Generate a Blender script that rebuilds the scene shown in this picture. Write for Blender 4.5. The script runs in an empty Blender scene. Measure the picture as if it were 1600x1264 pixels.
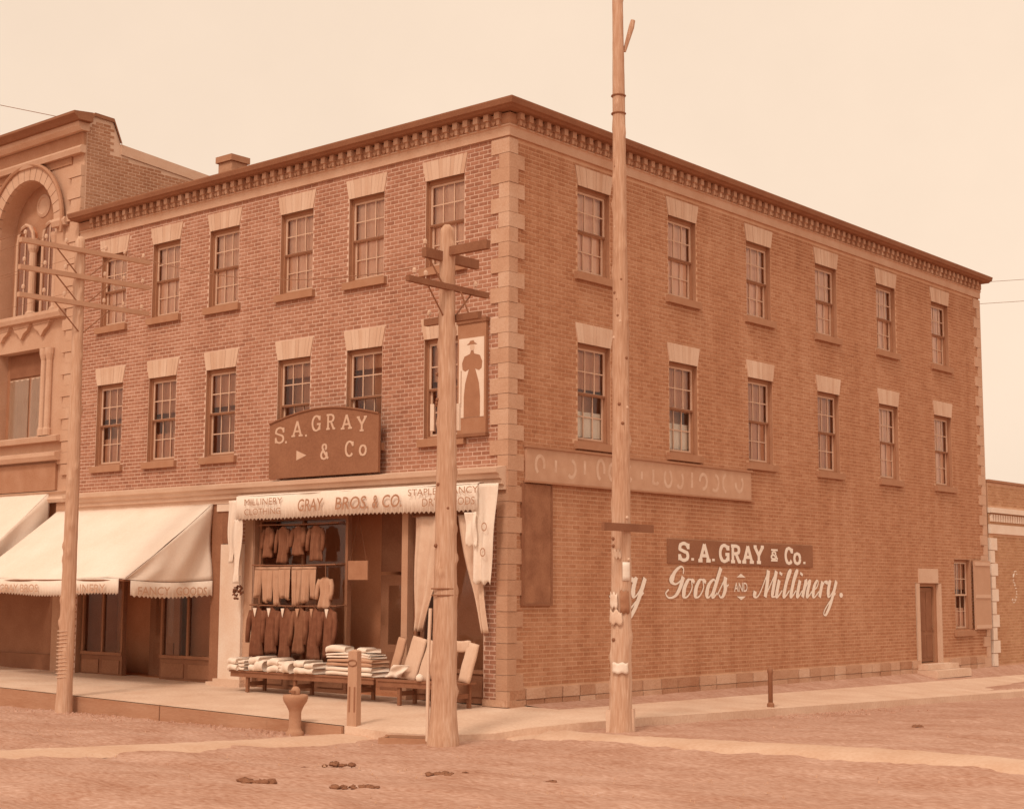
import bpy, bmesh, math, random
from mathutils import Vector, Matrix, noise

random.seed(7)
R = math.radians
scene = bpy.context.scene
col = scene.collection

# ------------------------------------------------------------------ camera
YAW, PITCH, ROLL, FPX = 0.7057, 0.1204, 0.0042, 2400.18
cam_data = bpy.data.cameras.new('camera')
cam = bpy.data.objects.new('camera', cam_data)
col.objects.link(cam)
fw = Vector((-math.sin(YAW)*math.cos(PITCH), math.cos(YAW)*math.cos(PITCH), math.sin(PITCH)))
rt = Vector((math.cos(YAW), math.sin(YAW), 0))
up = rt.cross(fw)
r2 = rt*math.cos(ROLL) + up*math.sin(ROLL)
u2 = -rt*math.sin(ROLL) + up*math.cos(ROLL)
m = Matrix((r2, u2, -fw)).transposed().to_4x4()
m.translation = Vector((17.9963, -21.0104, 2.0556))
cam.matrix_world = m
cam_data.sensor_width = 36
cam_data.lens = FPX/1600*36
cam_data.clip_end = 3000
scene.camera = cam

# ------------------------------------------------------------------ sky, sun, exposure
SUN_AZ = Vector((0.30, -0.95, 0)).normalized()      # towards the sun (horizontal)
SUN_EL = R(50)
world = bpy.data.worlds.new('World'); scene.world = world
world.use_nodes = True
nt = world.node_tree
for n in list(nt.nodes): nt.nodes.remove(n)
wo = nt.nodes.new('ShaderNodeOutputWorld'); bg = nt.nodes.new('ShaderNodeBackground')
sky = nt.nodes.new('ShaderNodeTexSky'); sky.sky_type = 'NISHITA'; sky.sun_disc = False
sky.sun_elevation = SUN_EL; sky.sun_rotation = math.atan2(SUN_AZ.x, SUN_AZ.y)
sky.dust_density = 6.0; sky.air_density = 1.0; sky.ozone_density = 1.0
bw = nt.nodes.new('ShaderNodeRGBToBW')
flat = nt.nodes.new('ShaderNodeMix'); flat.data_type = 'FLOAT'       # an even, milky overcast veil
flat.inputs[0].default_value = 0.72; flat.inputs[3].default_value = 9.6
tint = nt.nodes.new('ShaderNodeMix'); tint.data_type = 'RGBA'; tint.blend_type = 'MULTIPLY'
tint.inputs[0].default_value = 1.0; tint.inputs[7].default_value = (1.0, 0.785, 0.605, 1)
nt.links.new(sky.outputs[0], bw.inputs[0]); nt.links.new(bw.outputs[0], flat.inputs[2])
cn = nt.nodes.new('ShaderNodeTexNoise'); cn.inputs['Scale'].default_value = 2.6; cn.inputs['Detail'].default_value = 7; cn.inputs['Roughness'].default_value = .62
cm = nt.nodes.new('ShaderNodeMapRange'); cm.inputs[1].default_value = .3; cm.inputs[2].default_value = .7; cm.inputs[3].default_value = .945; cm.inputs[4].default_value = 1.04
ctc = nt.nodes.new('ShaderNodeTexCoord'); nt.links.new(ctc.outputs['Generated'], cn.inputs[0]); nt.links.new(cn.outputs[0], cm.inputs[0])
cmul = nt.nodes.new('ShaderNodeMath'); cmul.operation = 'MULTIPLY'
nt.links.new(flat.outputs[0], cmul.inputs[0]); nt.links.new(cm.outputs[0], cmul.inputs[1]); nt.links.new(cmul.outputs[0], tint.inputs[6]); nt.links.new(tint.outputs[2], bg.inputs[0])
nt.links.new(bg.outputs[0], wo.inputs[0])
bg.inputs[1].default_value = 0.13
sd = bpy.data.lights.new('sun', 'SUN'); sd.energy = 1.35; sd.angle = R(10); sd.color = (1.0, 0.84, 0.68)
sun = bpy.data.objects.new('sun', sd); col.objects.link(sun)
to_sun = SUN_AZ*math.cos(SUN_EL) + Vector((0, 0, math.sin(SUN_EL)))
sun.rotation_euler = to_sun.to_track_quat('Z', 'Y').to_euler()
vs = scene.view_settings
vs.view_transform = 'Standard'; vs.look = 'None'; vs.gamma = 1; vs.use_curve_mapping = False
vs.exposure = 0.0

# ------------------------------------------------------------------ materials
SEP = [(0.0, (.19, .075, .042)), (.25, (.385, .190, .112)), (.5, (.555, .345, .240)), (.75, (.725, .545, .430)), (1.0, (.88, .82, .75))]
def sep(v):
    """sepia print tone -> base colour"""
    v = max(0, min(1, v))
    for (a, ca), (b, cb) in zip(SEP, SEP[1:]):
        if v <= b:
            t = (v-a)/(b-a)
            return tuple(x+(y-x)*t for x, y in zip(ca, cb))
    return SEP[-1][1]
MATS = {}
def mat(name, v, dv=.06, scale=6., rough=.85, stretch=(1, 1, 1), bump=.0, bscale=None, island=0., fine=.04, col_mul=(1, 1, 1), stain=0., spec=.15, streak=0.):
    """tone v with large mottling dv, optional per-piece variation and stains"""
    if name in MATS: return MATS[name]
    M = bpy.data.materials.new(name); M.use_nodes = True
    N = M.node_tree.nodes; L = M.node_tree.links
    b = N['Principled BSDF']; b.inputs['Roughness'].default_value = rough
    b.inputs['Specular IOR Level'].default_value = spec
    tc = N.new('ShaderNodeTexCoord'); mp = N.new('ShaderNodeMapping')
    mp.inputs['Scale'].default_value = stretch
    geo = N.new('ShaderNodeNewGeometry')
    L.new(geo.outputs['Position'], mp.inputs[0])
    n1 = N.new('ShaderNodeTexNoise'); n1.inputs['Scale'].default_value = scale; n1.inputs['Detail'].default_value = 5
    L.new(mp.outputs[0], n1.inputs[0])
    n2 = N.new('ShaderNodeTexNoise'); n2.inputs['Scale'].default_value = scale*14; n2.inputs['Detail'].default_value = 3
    L.new(mp.outputs[0], n2.inputs[0])
    def math_(op, a, bb):
        q = N.new('ShaderNodeMath'); q.operation = op
        for i, x in enumerate((a, bb)):
            if isinstance(x, (int, float)): q.inputs[i].default_value = x
            else: L.new(x, q.inputs[i])
        return q.outputs[0]
    t = math_('ADD', math_('MULTIPLY', math_('SUBTRACT', n1.outputs[0], .5), dv*4), v)
    t = math_('ADD', t, math_('MULTIPLY', math_('SUBTRACT', n2.outputs[0], .5), fine*4))
    if island:
        oi = N.new('ShaderNodeObjectInfo')
        f = math_('FRACT', math_('ADD', geo.outputs['Random Per Island'], oi.outputs['Random']), 0)
        t = math_('ADD', t, math_('MULTIPLY', math_('SUBTRACT', f, .5), island*2))
    if stain:
        n3 = N.new('ShaderNodeTexNoise'); n3.inputs['Scale'].default_value = .9; n3.inputs['Detail'].default_value = 6
        mp3 = N.new('ShaderNodeMapping'); mp3.inputs['Scale'].default_value = (1, 1, .3)
        L.new(geo.outputs['Position'], mp3.inputs[0]); L.new(mp3.outputs[0], n3.inputs[0])
        t = math_('ADD', t, math_('MULTIPLY', math_('SUBTRACT', n3.outputs[0], .5), stain*4))
    if streak:
        n5 = N.new('ShaderNodeTexNoise'); n5.inputs['Scale'].default_value = 1.0; n5.inputs['Detail'].default_value = 5
        mp5 = N.new('ShaderNodeMapping'); mp5.inputs['Scale'].default_value = (3.2, 3.2, .22)
        L.new(geo.outputs['Position'], mp5.inputs[0]); L.new(mp5.outputs[0], n5.inputs[0])
        t = math_('ADD', t, math_('MULTIPLY', math_('SUBTRACT', n5.outputs[0], .5), streak*4))
    cr = N.new('ShaderNodeValToRGB'); el = cr.color_ramp.elements
    el[0].position = 0; el[0].color = (*[a*b_ for a, b_ in zip(SEP[0][1], col_mul)], 1)
    el[1].position = 1; el[1].color = (*[a*b_ for a, b_ in zip(SEP[-1][1], col_mul)], 1)
    for p_, c_ in SEP[1:-1]:
        e = el.new(p_); e.color = (*[a*b_ for a, b_ in zip(c_, col_mul)], 1)
    L.new(t, cr.inputs[0]); L.new(cr.outputs[0], b.inputs['Base Color'])
    if bump:
        bp = N.new('ShaderNodeBump'); bp.inputs['Strength'].default_value = bump; bp.inputs['Distance'].default_value = .02
        n4 = N.new('ShaderNodeTexNoise'); n4.inputs['Scale'].default_value = bscale or scale*6; n4.inputs['Detail'].default_value = 6
        L.new(mp.outputs[0], n4.inputs[0]); L.new(n4.outputs[0], bp.inputs['Height']); L.new(bp.outputs[0], b.inputs['Normal'])
    MATS[name] = M
    return M
def glass(name='window_glass'):
    if name in MATS: return MATS[name]
    M = bpy.data.materials.new(name); M.use_nodes = True
    N = M.node_tree.nodes; L = M.node_tree.links
    for n in list(N): N.remove(n)
    o = N.new('ShaderNodeOutputMaterial'); mx = N.new('ShaderNodeMixShader')
    tr = N.new('ShaderNodeBsdfTransparent'); tr.inputs[0].default_value = (.99, .975, .95, 1)
    gl = N.new('ShaderNodeBsdfGlossy'); gl.inputs['Roughness'].default_value = .06
    gl.inputs[0].default_value = (.9, .9, .9, 1)
    fr = N.new('ShaderNodeFresnel'); fr.inputs[0].default_value = 1.5
    L.new(fr.outputs[0], mx.inputs[0]); L.new(tr.outputs[0], mx.inputs[1]); L.new(gl.outputs[0], mx.inputs[2]); L.new(mx.outputs[0], o.inputs[0])
    MATS[name] = M
    return M

BRICK_F = mat('front_brick', .245, .025, 1.2, island=.065, stain=.06, streak=.035, fine=.06, col_mul=(1.03, .97, 1.06))
BRICK_S = mat('side_brick', .285, .025, 1.2, island=.05, stain=.05, streak=.05, fine=.06, col_mul=(1.05, .97, .90))
MORTAR = mat('mortar', .66, .04, 3, stain=.06, streak=.04, col_mul=(1, .98, 1.02))
MORTAR_S = mat('side_mortar', .54, .04, 3, stain=.05, streak=.05, col_mul=(1.04, .98, .90))
BUFF = mat('buff_quoin', .51, .05, 3, stain=.06, bump=.4, bscale=20, island=.06, fine=.06)
LINT = mat('buff_lintel', .63, .04, 3, stain=.05, bump=.2, island=.06)
BUFF_S = mat('buff_frieze', .54, .05, 2.5, stain=.04, bump=.3, bscale=18)
CORN = mat('cornice_wood', .14, .04, 2.5)
DENT = mat('dentil_brick', .46, .05, 3, island=.10, stain=.06)
TRIM = mat('painted_trim', .64, .05, 2.5, stain=.03)
SILL = mat('sill_stone', .29, .04, 4)
SASH = mat('sash_paint', .60, .03, 4)
FRAME = mat('frame_paint', .25, .03, 4)
BLIND = mat('blind_cloth', .82, .06, 3, col_mul=(1.24, 1.03, .95))
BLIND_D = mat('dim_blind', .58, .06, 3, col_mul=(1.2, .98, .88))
WHITE = mat('white_cloth', .97, .03, 3, bump=.1)
CANVAS = mat('awning_canvas', .885, .03, 1.6, fine=.03, stain=.03, bump=.2, bscale=5)
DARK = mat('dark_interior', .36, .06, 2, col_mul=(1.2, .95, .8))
ROOM = mat('room_backing_tone', .58, .06, 2, col_mul=(1.2, .92, .8))  # tone raised so the added window backings read brighter
DARKW = mat('dark_wood', .10, .04, 3)
PANEL = mat('shopfront_wood', .15, .04, 2)
POLE = mat('pole_wood', .50, .11, .7, stretch=(4, 4, .35), bump=1.0, bscale=5, stain=.09, fine=.13)
POLE_L = mat('pale_pole_wood', .53, .08, .7, stretch=(4, 4, .35), bump=.8, bscale=5, fine=.10)  # lighter tone for the slim left pole
ARM = mat('crossarm_wood', .10, .04, 3)
ARM_L = mat('pale_crossarm', .47, .04, 3)  # lighter tone for the crossarms of the slim left pole
IRON = mat('iron', .15, .03, 5, rough=.6)
PAINT_W = mat('white_paint', .95, .03, 5)
PAINT_D = mat('dark_sign_paint', .13, .04, 2)
INK = mat('lettering_ink', .33, .05, 6)
DIRT = mat('street_dirt', .385, .075, 1.2, rough=.95, stretch=(.6, 1.3, 1), bump=1.0, bscale=7, stain=.07, fine=.14, col_mul=(.98, 1, 1.12))
WALK = mat('sidewalk_surface', .66, .06, 1.4, rough=.9, bump=.4, bscale=10, stain=.07, fine=.07)
KERB = mat('kerb_timber', .32, .05, 2, stretch=(.4, 1, 3), bump=.3, stain=.04)
STONE = mat('foundation_stone', .42, .06, 2.5, island=.14, bump=.8, stain=.06, fine=.07)
PLASTER = mat('pale_pilaster', .80, .05, 2, stain=.05)
LIME = mat('neighbour_stone', .50, .05, 1.6, stain=.06, bump=.2)
GLASS = glass()

# ------------------------------------------------------------------ mesh helpers
class MB:
    def __init__(s): s.v = []; s.f = []
    def add(s, vs, fs):
        o = len(s.v); s.v += [tuple(q) for q in vs]; s.f += [tuple(i+o for i in f) for f in fs]
        return s
    def box(s, x0, x1, y0, y1, z0, z1):
        if x0 > x1: x0, x1 = x1, x0
        if y0 > y1: y0, y1 = y1, y0
        return s.add([(x, y, z) for z in (z0, z1) for x, y in ((x0, y0), (x1, y0), (x1, y1), (x0, y1))],
                     [(3, 2, 1, 0), (4, 5, 6, 7), (0, 1, 5, 4), (1, 2, 6, 5), (2, 3, 7, 6), (3, 0, 4, 7)])
    def prism(s, poly, y0, y1):
        """poly of (x,z), extruded along y"""
        n = len(poly)
        return s.add([(x, y0, z) for x, z in poly] + [(x, y1, z) for x, z in poly],
                     [tuple(range(n)), tuple(range(2*n-1, n-1, -1))] + [(i, (i+1) % n + 0, (i+1) % n + n, i+n)[::-1] for i in range(n)])
    def zprism(s, poly, z0, z1):
        n = len(poly)
        return s.add([(x, y, z0) for x, y in poly] + [(x, y, z1) for x, y in poly],
                     [tuple(range(n))[::-1], tuple(range(n, 2*n))] + [(i, (i+1) % n, (i+1) % n + n, i+n) for i in range(n)])
    def obox(s, c, ax, ay, az):
        """box from centre and three half-axis vectors"""
        c = Vector(c); ax = Vector(ax); ay = Vector(ay); az = Vector(az)
        return s.add([c+sx*ax+sy*ay+sz*az for sz in (-1, 1) for sx, sy in ((-1, -1), (1, -1), (1, 1), (-1, 1))],
                     [(3, 2, 1, 0), (4, 5, 6, 7), (0, 1, 5, 4), (1, 2, 6, 5), (2, 3, 7, 6), (3, 0, 4, 7)])
    def tube(s, pts, rad, n=8, cap=True):
        pts = [Vector(q) for q in pts]
        if isinstance(rad, (int, float)): rad = [rad]*len(pts)
        o = []; fs = []
        for i, q in enumerate(pts):
            t = (pts[min(i+1, len(pts)-1)]-pts[max(i-1, 0)]).normalized()
            a = t.cross(Vector((0, 0, 1)) if abs(t.z) < .9 else Vector((1, 0, 0))).normalized(); b = t.cross(a)
            for k in range(n):
                an = 2*math.pi*k/n
                o.append(q+(a*math.cos(an)+b*math.sin(an))*rad[i])
        for i in range(len(pts)-1):
            for k in range(n):
                fs.append((i*n+k, i*n+(k+1) % n, (i+1)*n+(k+1) % n, (i+1)*n+k))
        if cap: fs += [tuple(range(n))[::-1], tuple(range((len(pts)-1)*n, len(pts)*n))]
        return s.add(o, fs)
    def lathe(s, prof, c=(0, 0, 0), n=16):
        o = []; fs = []
        for r_, z in prof:
            for k in range(n):
                an = 2*math.pi*k/n; o.append((c[0]+r_*math.cos(an), c[1]+r_*math.sin(an), c[2]+z))
        for i in range(len(prof)-1):
            for k in range(n): fs.append((i*n+k, i*n+(k+1) % n, (i+1)*n+(k+1) % n, (i+1)*n+k))
        fs += [tuple(range(n))[::-1], tuple(range((len(prof)-1)*n, len(prof)*n))]
        return s.add(o, fs)
    def grid(s, fn, ns, nt_):
        o = [fn(i/ns, j/nt_) for j in range(nt_+1) for i in range(ns+1)]
        return s.add(o, [(j*(ns+1)+i, j*(ns+1)+i+1, (j+1)*(ns+1)+i+1, (j+1)*(ns+1)+i) for j in range(nt_) for i in range(ns)])
    def mesh(s, name, material, smooth=False):
        me = bpy.data.meshes.new(name); me.from_pydata(s.v, [], s.f); me.update()
        if material: me.materials.append(material)
        if smooth: me.polygons.foreach_set('use_smooth', [True]*len(me.polygons))
        return me
    def build(s, name, material, parent=None, loc=(0, 0, 0), rz=0, smooth=False, solid=0):
        return link(name, s.mesh(name, material, smooth), parent, loc, rz, solid)
def link(name, me, parent=None, loc=(0, 0, 0), rz=0, solid=0):
    o = bpy.data.objects.new(name, me); col.objects.link(o)
    o.location = loc; o.rotation_euler = (0, 0, rz)
    if parent: o.parent = parent
    if solid:
        md = o.modifiers.new('thickness', 'SOLIDIFY'); md.thickness = solid; md.offset = 0
    return o
def tag(o, label, cat, group=None, kind=None):
    if label: o['label'] = label
    if cat: o['category'] = cat
    if group: o['group'] = group
    if kind: o['kind'] = kind
    return o
def empty(name, loc=(0, 0, 0), rz=0, parent=None):
    o = link(name, None, parent, loc, rz); o.empty_display_size = .2
    return o
RZ = math.pi/2            # the right-hand (side) wall frame is the front frame turned by 90 degrees
def fit_text(s, w, h, bold=0.0, shear=0.0):
    """a text as a flat mesh in (x,z), lower-left corner at 0,0, scaled to w x h; faces -y"""
    cu = bpy.data.curves.new('lettering', 'FONT'); cu.body = s; cu.offset = bold; cu.shear = shear
    cu.resolution_u = 3
    t = bpy.data.objects.new('lettering', cu); col.objects.link(t)
    dg = bpy.context.evaluated_depsgraph_get()
    me = bpy.data.meshes.new_from_object(t.evaluated_get(dg))
    bpy.data.objects.remove(t)
    xs = [q.co.x for q in me.vertices]; ys = [q.co.y for q in me.vertices]
    x0, x1, y0, y1 = min(xs), max(xs), min(ys), max(ys)
    for q in me.vertices:
        q.co = Vector(((q.co.x-x0)/(x1-x0)*w, 0, (q.co.y-y0)/(y1-y0)*h))
    me.update()
    return me
def text(name, s, x, y, z, w, h, material, parent, bold=0.0, shear=0., rz=0, roty=0):
    me = fit_text(s, w, h, bold, shear); me.materials.clear(); me.materials.append(material)
    o = link(name, me, parent, (x, y, z), rz)
    if roty: o.rotation_euler = (0, roty, rz)
    return o
def sweepL(prof, xl, yr, close=True):
    """profile of (outward d, z) run along the front wall, round the corner, along the side wall"""
    mb = MB(); n = len(prof); o = []
    for d, z in prof: o.append((xl, -d, z))
    for d, z in prof: o.append((d, -d, z))
    for d, z in prof: o.append((d, yr, z))
    fs = []
    for s_ in range(2):
        for i in range(n if close else n-1):
            fs.append((s_*n+i, s_*n+(i+1) % n, (s_+1)*n+(i+1) % n, (s_+1)*n+i))
    fs += [tuple(range(n)), tuple(range(2*n, 3*n))[::-1]]
    return mb.add(o, fs)
def panel(u0, u1, z0, z1, holes, depth=.30, y=0., mb=None, reveals=True):
    """wall sheet in (x,z) facing -y with rectangular openings and their reveals"""
    mb = mb or MB()
    us = sorted({u0, u1, *[h[0] for h in holes], *[h[1] for h in holes]}); zs = sorted({z0, z1, *[h[2] for h in holes], *[h[3] for h in holes]})
    us = [q for q in us if u0 <= q <= u1]; zs = [q for q in zs if z0 <= q <= z1]
    for a, b in zip(us, us[1:]):
        for c, d in zip(zs, zs[1:]):
            um, zm = (a+b)/2, (c+d)/2
            if any(h[0] < um < h[1] and h[2] < zm < h[3] for h in holes): continue
            mb.add([(a, y, c), (b, y, c), (b, y, d), (a, y, d)], [(0, 1, 2, 3)])
    for a, b, c, d in (holes if reveals else []):
        for q in ([(a, c), (a, d)], [(a, d), (b, d)], [(b, d), (b, c)], [(b, c), (a, c)]):
            (p0, w0), (p1, w1) = q
            mb.add([(p0, y, w0), (p1, y, w1), (p1, y+depth, w1), (p0, y+depth, w0)], [(0, 1, 2, 3)])
    return mb
COURSE, BLEN, JOINT = .082, .222, .023
def lay_bricks(u0, u1, z0, z1, blocked):
    """bricks (ua,ub,za,zb) of a running bond; blocked(z) -> list of (a,b) intervals"""
    out = []
    k = 0; z = z0
    while z+COURSE <= z1+.001:
        iv = [(u0, u1)]
        for a, b in blocked(z+COURSE/2):
            nx = []
            for s_, e in iv:
                if b <= s_ or a >= e: nx.append((s_, e)); continue
                if a > s_: nx.append((s_, a))
                if b < e: nx.append((b, e))
            iv = nx
        off = (k % 2)*BLEN/2
        for s_, e in iv:
            i = math.floor((s_-off-u0)/BLEN)
            q = u0+off+i*BLEN
            while q < e:
                a, b = max(q, s_)+JOINT/2, min(q+BLEN, e)-JOINT/2
                if b-a > .03: out.append((a, b, z+JOINT/2, z+COURSE-JOINT/2))
                q += BLEN
        z += COURSE; k += 1
    return out
def bricks_mb(lst, proud=.006, y=0.):
    mb = MB()
    for a, b, c, d in lst:
        f = y-proud-random.uniform(-.002, .003); e = .0
        mb.add([(a, f, c), (b, f, c), (b, f, d), (a, f, d), (a, y+.004, c), (b, y+.004, c), (b, y+.004, d), (a, y+.004, d)],
               [(0, 1, 2, 3), (1, 0, 4, 5), (2, 1, 5, 6), (3, 2, 6, 7), (0, 3, 7, 4)])
    return mb

# ------------------------------------------------------------------ ground
def sm(t): t = max(0, min(1, t)); return t*t*(3-2*t)
def street_z(x, y):
    za = -.285+.20*sm((-3.8-y)/7.5)                    # crown of the front street
    zb = -.20-.0185*max(0, min(y, 26))+.10*sm((x-2.8)/6)
    if y > -3.8 and x > 2.3: w = sm((y+3.8)/2.6); h = za*(1-w)+zb*w
    else: h = za
    return h
def axis(lo, hi, step, far):
    q = [lo+step*i for i in range(int((hi-lo)/step)+1)]
    d = step; a = q[0]; pre = []
    while a > -far: d *= 1.5; a -= d; pre.append(a)
    b = q[-1]; d = step; post = []
    while b < far: d *= 1.5; b += d; post.append(b)
    return pre[::-1]+q+post
gx, gy = axis(-18, 15, .13, 900), axis(-15, 9, .13, 900)
gv = []
for y in gy:
    for x in gx:
        z = street_z(x, y)
        if abs(x) < 40 and abs(y) < 40:
            z += .035*noise.noise((x*.8, y*.8, 3)) + .024*noise.noise((x*2.6, y*2.6, 7)) + .020*noise.noise((x*6, y*6, 1)) - .03*max(0, noise.noise((x*3.7, y*3.7, 22))-.35)
            if y < -3.9: z += .028*math.sin(y*2.9+noise.noise((x*.3, y*.4, 0))*4)*sm((-3.9-y)/3)     # wheel tracks
        gv.append((x, y, z))
W = len(gx)
ground = MB().add(gv, [(j*W+i, j*W+i+1, (j+1)*W+i+1, (j+1)*W+i) for j in range(len(gy)-1) for i in range(W-1)]).build('street', DIRT, smooth=True)
tag(ground, 'unpaved dirt street around the corner building', None, kind='structure')

# sidewalks: front slab, corner, side slab
def wz(x): return .009*min(-x, 25)                       # height at the front wall
def ez(x): return -.10+.017*(min(-x, 22)-.6)              # height at the front kerb
sw = MB()
EDGE = -3.65
xs_ = [-40, -30, -22, -18, -14, -10, -7, -4, -2, -.3]
for a, b in zip(xs_, xs_[1:]):
    sw.add([(a, .45, wz(a)), (b, .45, wz(b)), (b, EDGE, ez(b)), (a, EDGE, ez(a))], [(0, 1, 2, 3)])
cor = [(-.3, .45, wz(-.3)), (-.3, EDGE, ez(-.3)), (.55, -3.50, -.17), (1.25, -3.05, -.20), (1.75, -2.35, -.19), (1.95, -1.75, -.13), (2.35, -.9, -.075), (2.6, -.1, -.06), (2.6, .45, -.065), (.9, .45, -.02), (0, .45, .0)]
sw.add(cor, [tuple(range(len(cor)))[::-1]])
for q0, q1 in zip(cor[1:8], cor[2:9]): sw.add([q0, q1, (q1[0], q1[1], q1[2]-.5), (q0[0], q0[1], q0[2]-.5)], [(0, 1, 2, 3)])
ys_ = [.45, 2, 4, 7, 10, 14, 18, 24, 40]
def oz(y): return -.055-.0185*min(y, 24)
for a, b in zip(ys_, ys_[1:]):
    sw.add([(.75, a, oz(a)*.45), (2.6, a, oz(a)), (2.6, b, oz(b)), (.75, b, oz(b)*.45)], [(0, 1, 2, 3)])
    sw.add([(2.6, a, oz(a)), (2.6, a, oz(a)-.6), (2.6, b, oz(b)-.6), (2.6, b, oz(b))], [(0, 1, 2, 3)])
sidewalk = sw.build('sidewalk', WALK); tag(sidewalk, 'pale sidewalk round the corner shop', None, kind='structure')
bank = MB()
for a, b in zip(ys_, ys_[1:]):
    bank.grid(lambda s_, t_, a=a, b=b: (-.1+.87*s_, a+(b-a)*t_, .03*(1-s_)+s_*(oz(a+(b-a)*t_)*.45-.004)+.012*noise.noise((s_*5, (a+(b-a)*t_)*2, 4))*(1 if 0 < s_ < 1 else 0)), 5, 8)
tag(bank.build('verge', DIRT, smooth=True), 'strip of bare earth under the side wall', None, kind='structure')
# timber kerb of the front sidewalk, plank by plank
kerb_planks = []
kx = -22.0; i = 0
while kx < -.35:
    ln = min(random.uniform(2.6, 3.4), -.3-kx)
    a, b = kx, kx+ln-.015
    k = MB().add([(a, EDGE-.05, ez(a)-.42), (b, EDGE-.05, ez(b)-.42), (b, EDGE-.05, ez(b)-.012), (a, EDGE-.05, ez(a)-.012),
                  (a, EDGE+.03, ez(a)-.42), (b, EDGE+.03, ez(b)-.42), (b, EDGE+.03, ez(b)-.012), (a, EDGE+.03, ez(a)-.012)],
                 [(0, 1, 2, 3), (3, 2, 6, 7), (1, 5, 6, 2), (0, 3, 7, 4)])
    o = k.build('kerb_plank', KERB, sidewalk); o.location.y = random.uniform(-.008, .008); kx += ln
# dressed strips for people to cross the dirt
def strip(name, fn, n, label):
    mb = MB(); rows = []
    for i in range(n+1):
        t = i/n; (ax, ay), (bx, by) = fn(t)
        row = []
        for k in range(7):
            s_ = k/6; x, y = ax+(bx-ax)*s_, ay+(by-ay)*s_
            z = street_z(x, y)+.085*math.sin(math.pi*s_)**.5-.03 + .018*noise.noise((x*3, y*3, 9))
            row.append((x, y, z))
        rows += row
    mb.add(rows, [(j*7+i, j*7+i+1, (j+1)*7+i+1, (j+1)*7+i) for j in range(n) for i in range(6)])
    tag(mb.build(name, WALK2, smooth=True), label, None, kind='structure')
WALK2 = mat('crossing_surface', .57, .05, 1.2, rough=.9, bump=.4, bscale=12, stain=.06, fine=.05)
jit = lambda t, k: .10*noise.noise((t*9, k, 0))
strip('crossing_path', lambda t: ((-.90+jit(t, 1), -3.3-9*t), (.40+jit(t, 2), -3.0-9.3*t)), 60, 'pale trodden crossing over the front street')
strip('crossing_path', lambda t: ((1.3+14*t, -1.15+jit(t, 3)), (1.6+14*t, -2.25+jit(t, 4))), 80, 'pale trodden crossing over the side street')

# ------------------------------------------------------------------ the corner building
XL, YR = -13.62, 20.75
bld = empty('brick_building')
tag(bld, 'three storey red brick corner shop with pale quoins and bracketed cornice', 'building')
LU = [-12.25, -10.25, -8.19, -5.83, -3.75, -1.61]        # front windows (centre x)
RU = [2.57, 5.65, 8.73, 11.84, 14.97, 18.15]             # side windows (centre y)
UP_Z = (8.19, 9.90); LO_Z = (4.90, 6.80)
HW = .50
fh = []                                                  # front openings
for c in LU: fh += [(c-HW, c+HW, *UP_Z), (c-HW, c+HW, *LO_Z)]
fh += [(-13.25, -8.28, .0, 3.86), (-6.95, -.56, .0, 3.86)]
rh = []
for c in RU: rh += [(c-HW-.02, c+HW+.02, *UP_Z), (c-HW-.02, c+HW+.02, *LO_Z)]
DOOR = (16.22, 17.72, .22, 2.29); DWIN = (18.60, 19.62, 1.04, 2.95)
rh += [DOOR, DWIN]
panel(XL, 0, -.4, 10.9, fh, reveals=False).build('wall', MORTAR, bld)
panel(0, YR, -.4, 10.9, rh, reveals=False).build('wall', MORTAR_S, bld, rz=RZ)
REV = mat('reveal_brick', .30, .04, 3, stain=.04)
for lst, rz in ((fh, 0), (rh, RZ)):
    for a, b, c, d in lst:
        MB().add([(x, y, z) for y in (0, .31) for x, z in ((a, c), (b, c), (b, d), (a, d))], [(i, (i+1) % 4, (i+1) % 4+4, i+4) for i in range(4)]).build('window_reveal', REV, bld, rz=rz)
back = MB().box(XL, -.02, YR-.05, YR, -.4, 10.85).add([(XL, 0, -.4), (XL, YR, -.4), (XL, YR, 10.85), (XL, 0, 10.85)], [(0, 1, 2, 3)])
back.build('wall', MORTAR_S, bld)
MB().box(XL, -.03, .03, YR-.06, 10.60, 10.72).build('roof', DARKW, bld)

# quoins
QLOW = mat('brick_toned_quoin', .43, .05, 4, stain=.06, island=.05, fine=.07, bump=.4)  # lower corner blocks in a brick-like tone
QH = .2806
def quoin_w(k): return (.41, .22) if k % 2 == 0 else (.22, .41)
nq = int(10.40/QH)
for k in range(nq):
    wl, wr = quoin_w(k); z = k*QH
    if z < 4.1: wl = .23
    j = random.uniform(-.006, .006)
    MB().box(-wl, .035+j, -.035-j, wr, z+.003, z+QH-.004).build('quoin_block', BUFF if z > 4.1 else QLOW, bld)
for k in range(nq):
    w = (.41, .22)[k % 2]; z = k*QH
    MB().box(YR-w, YR+.03, -.03, .1, z+.003, z+QH-.004).build('quoin_block', BUFF_S, bld, rz=RZ)

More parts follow.
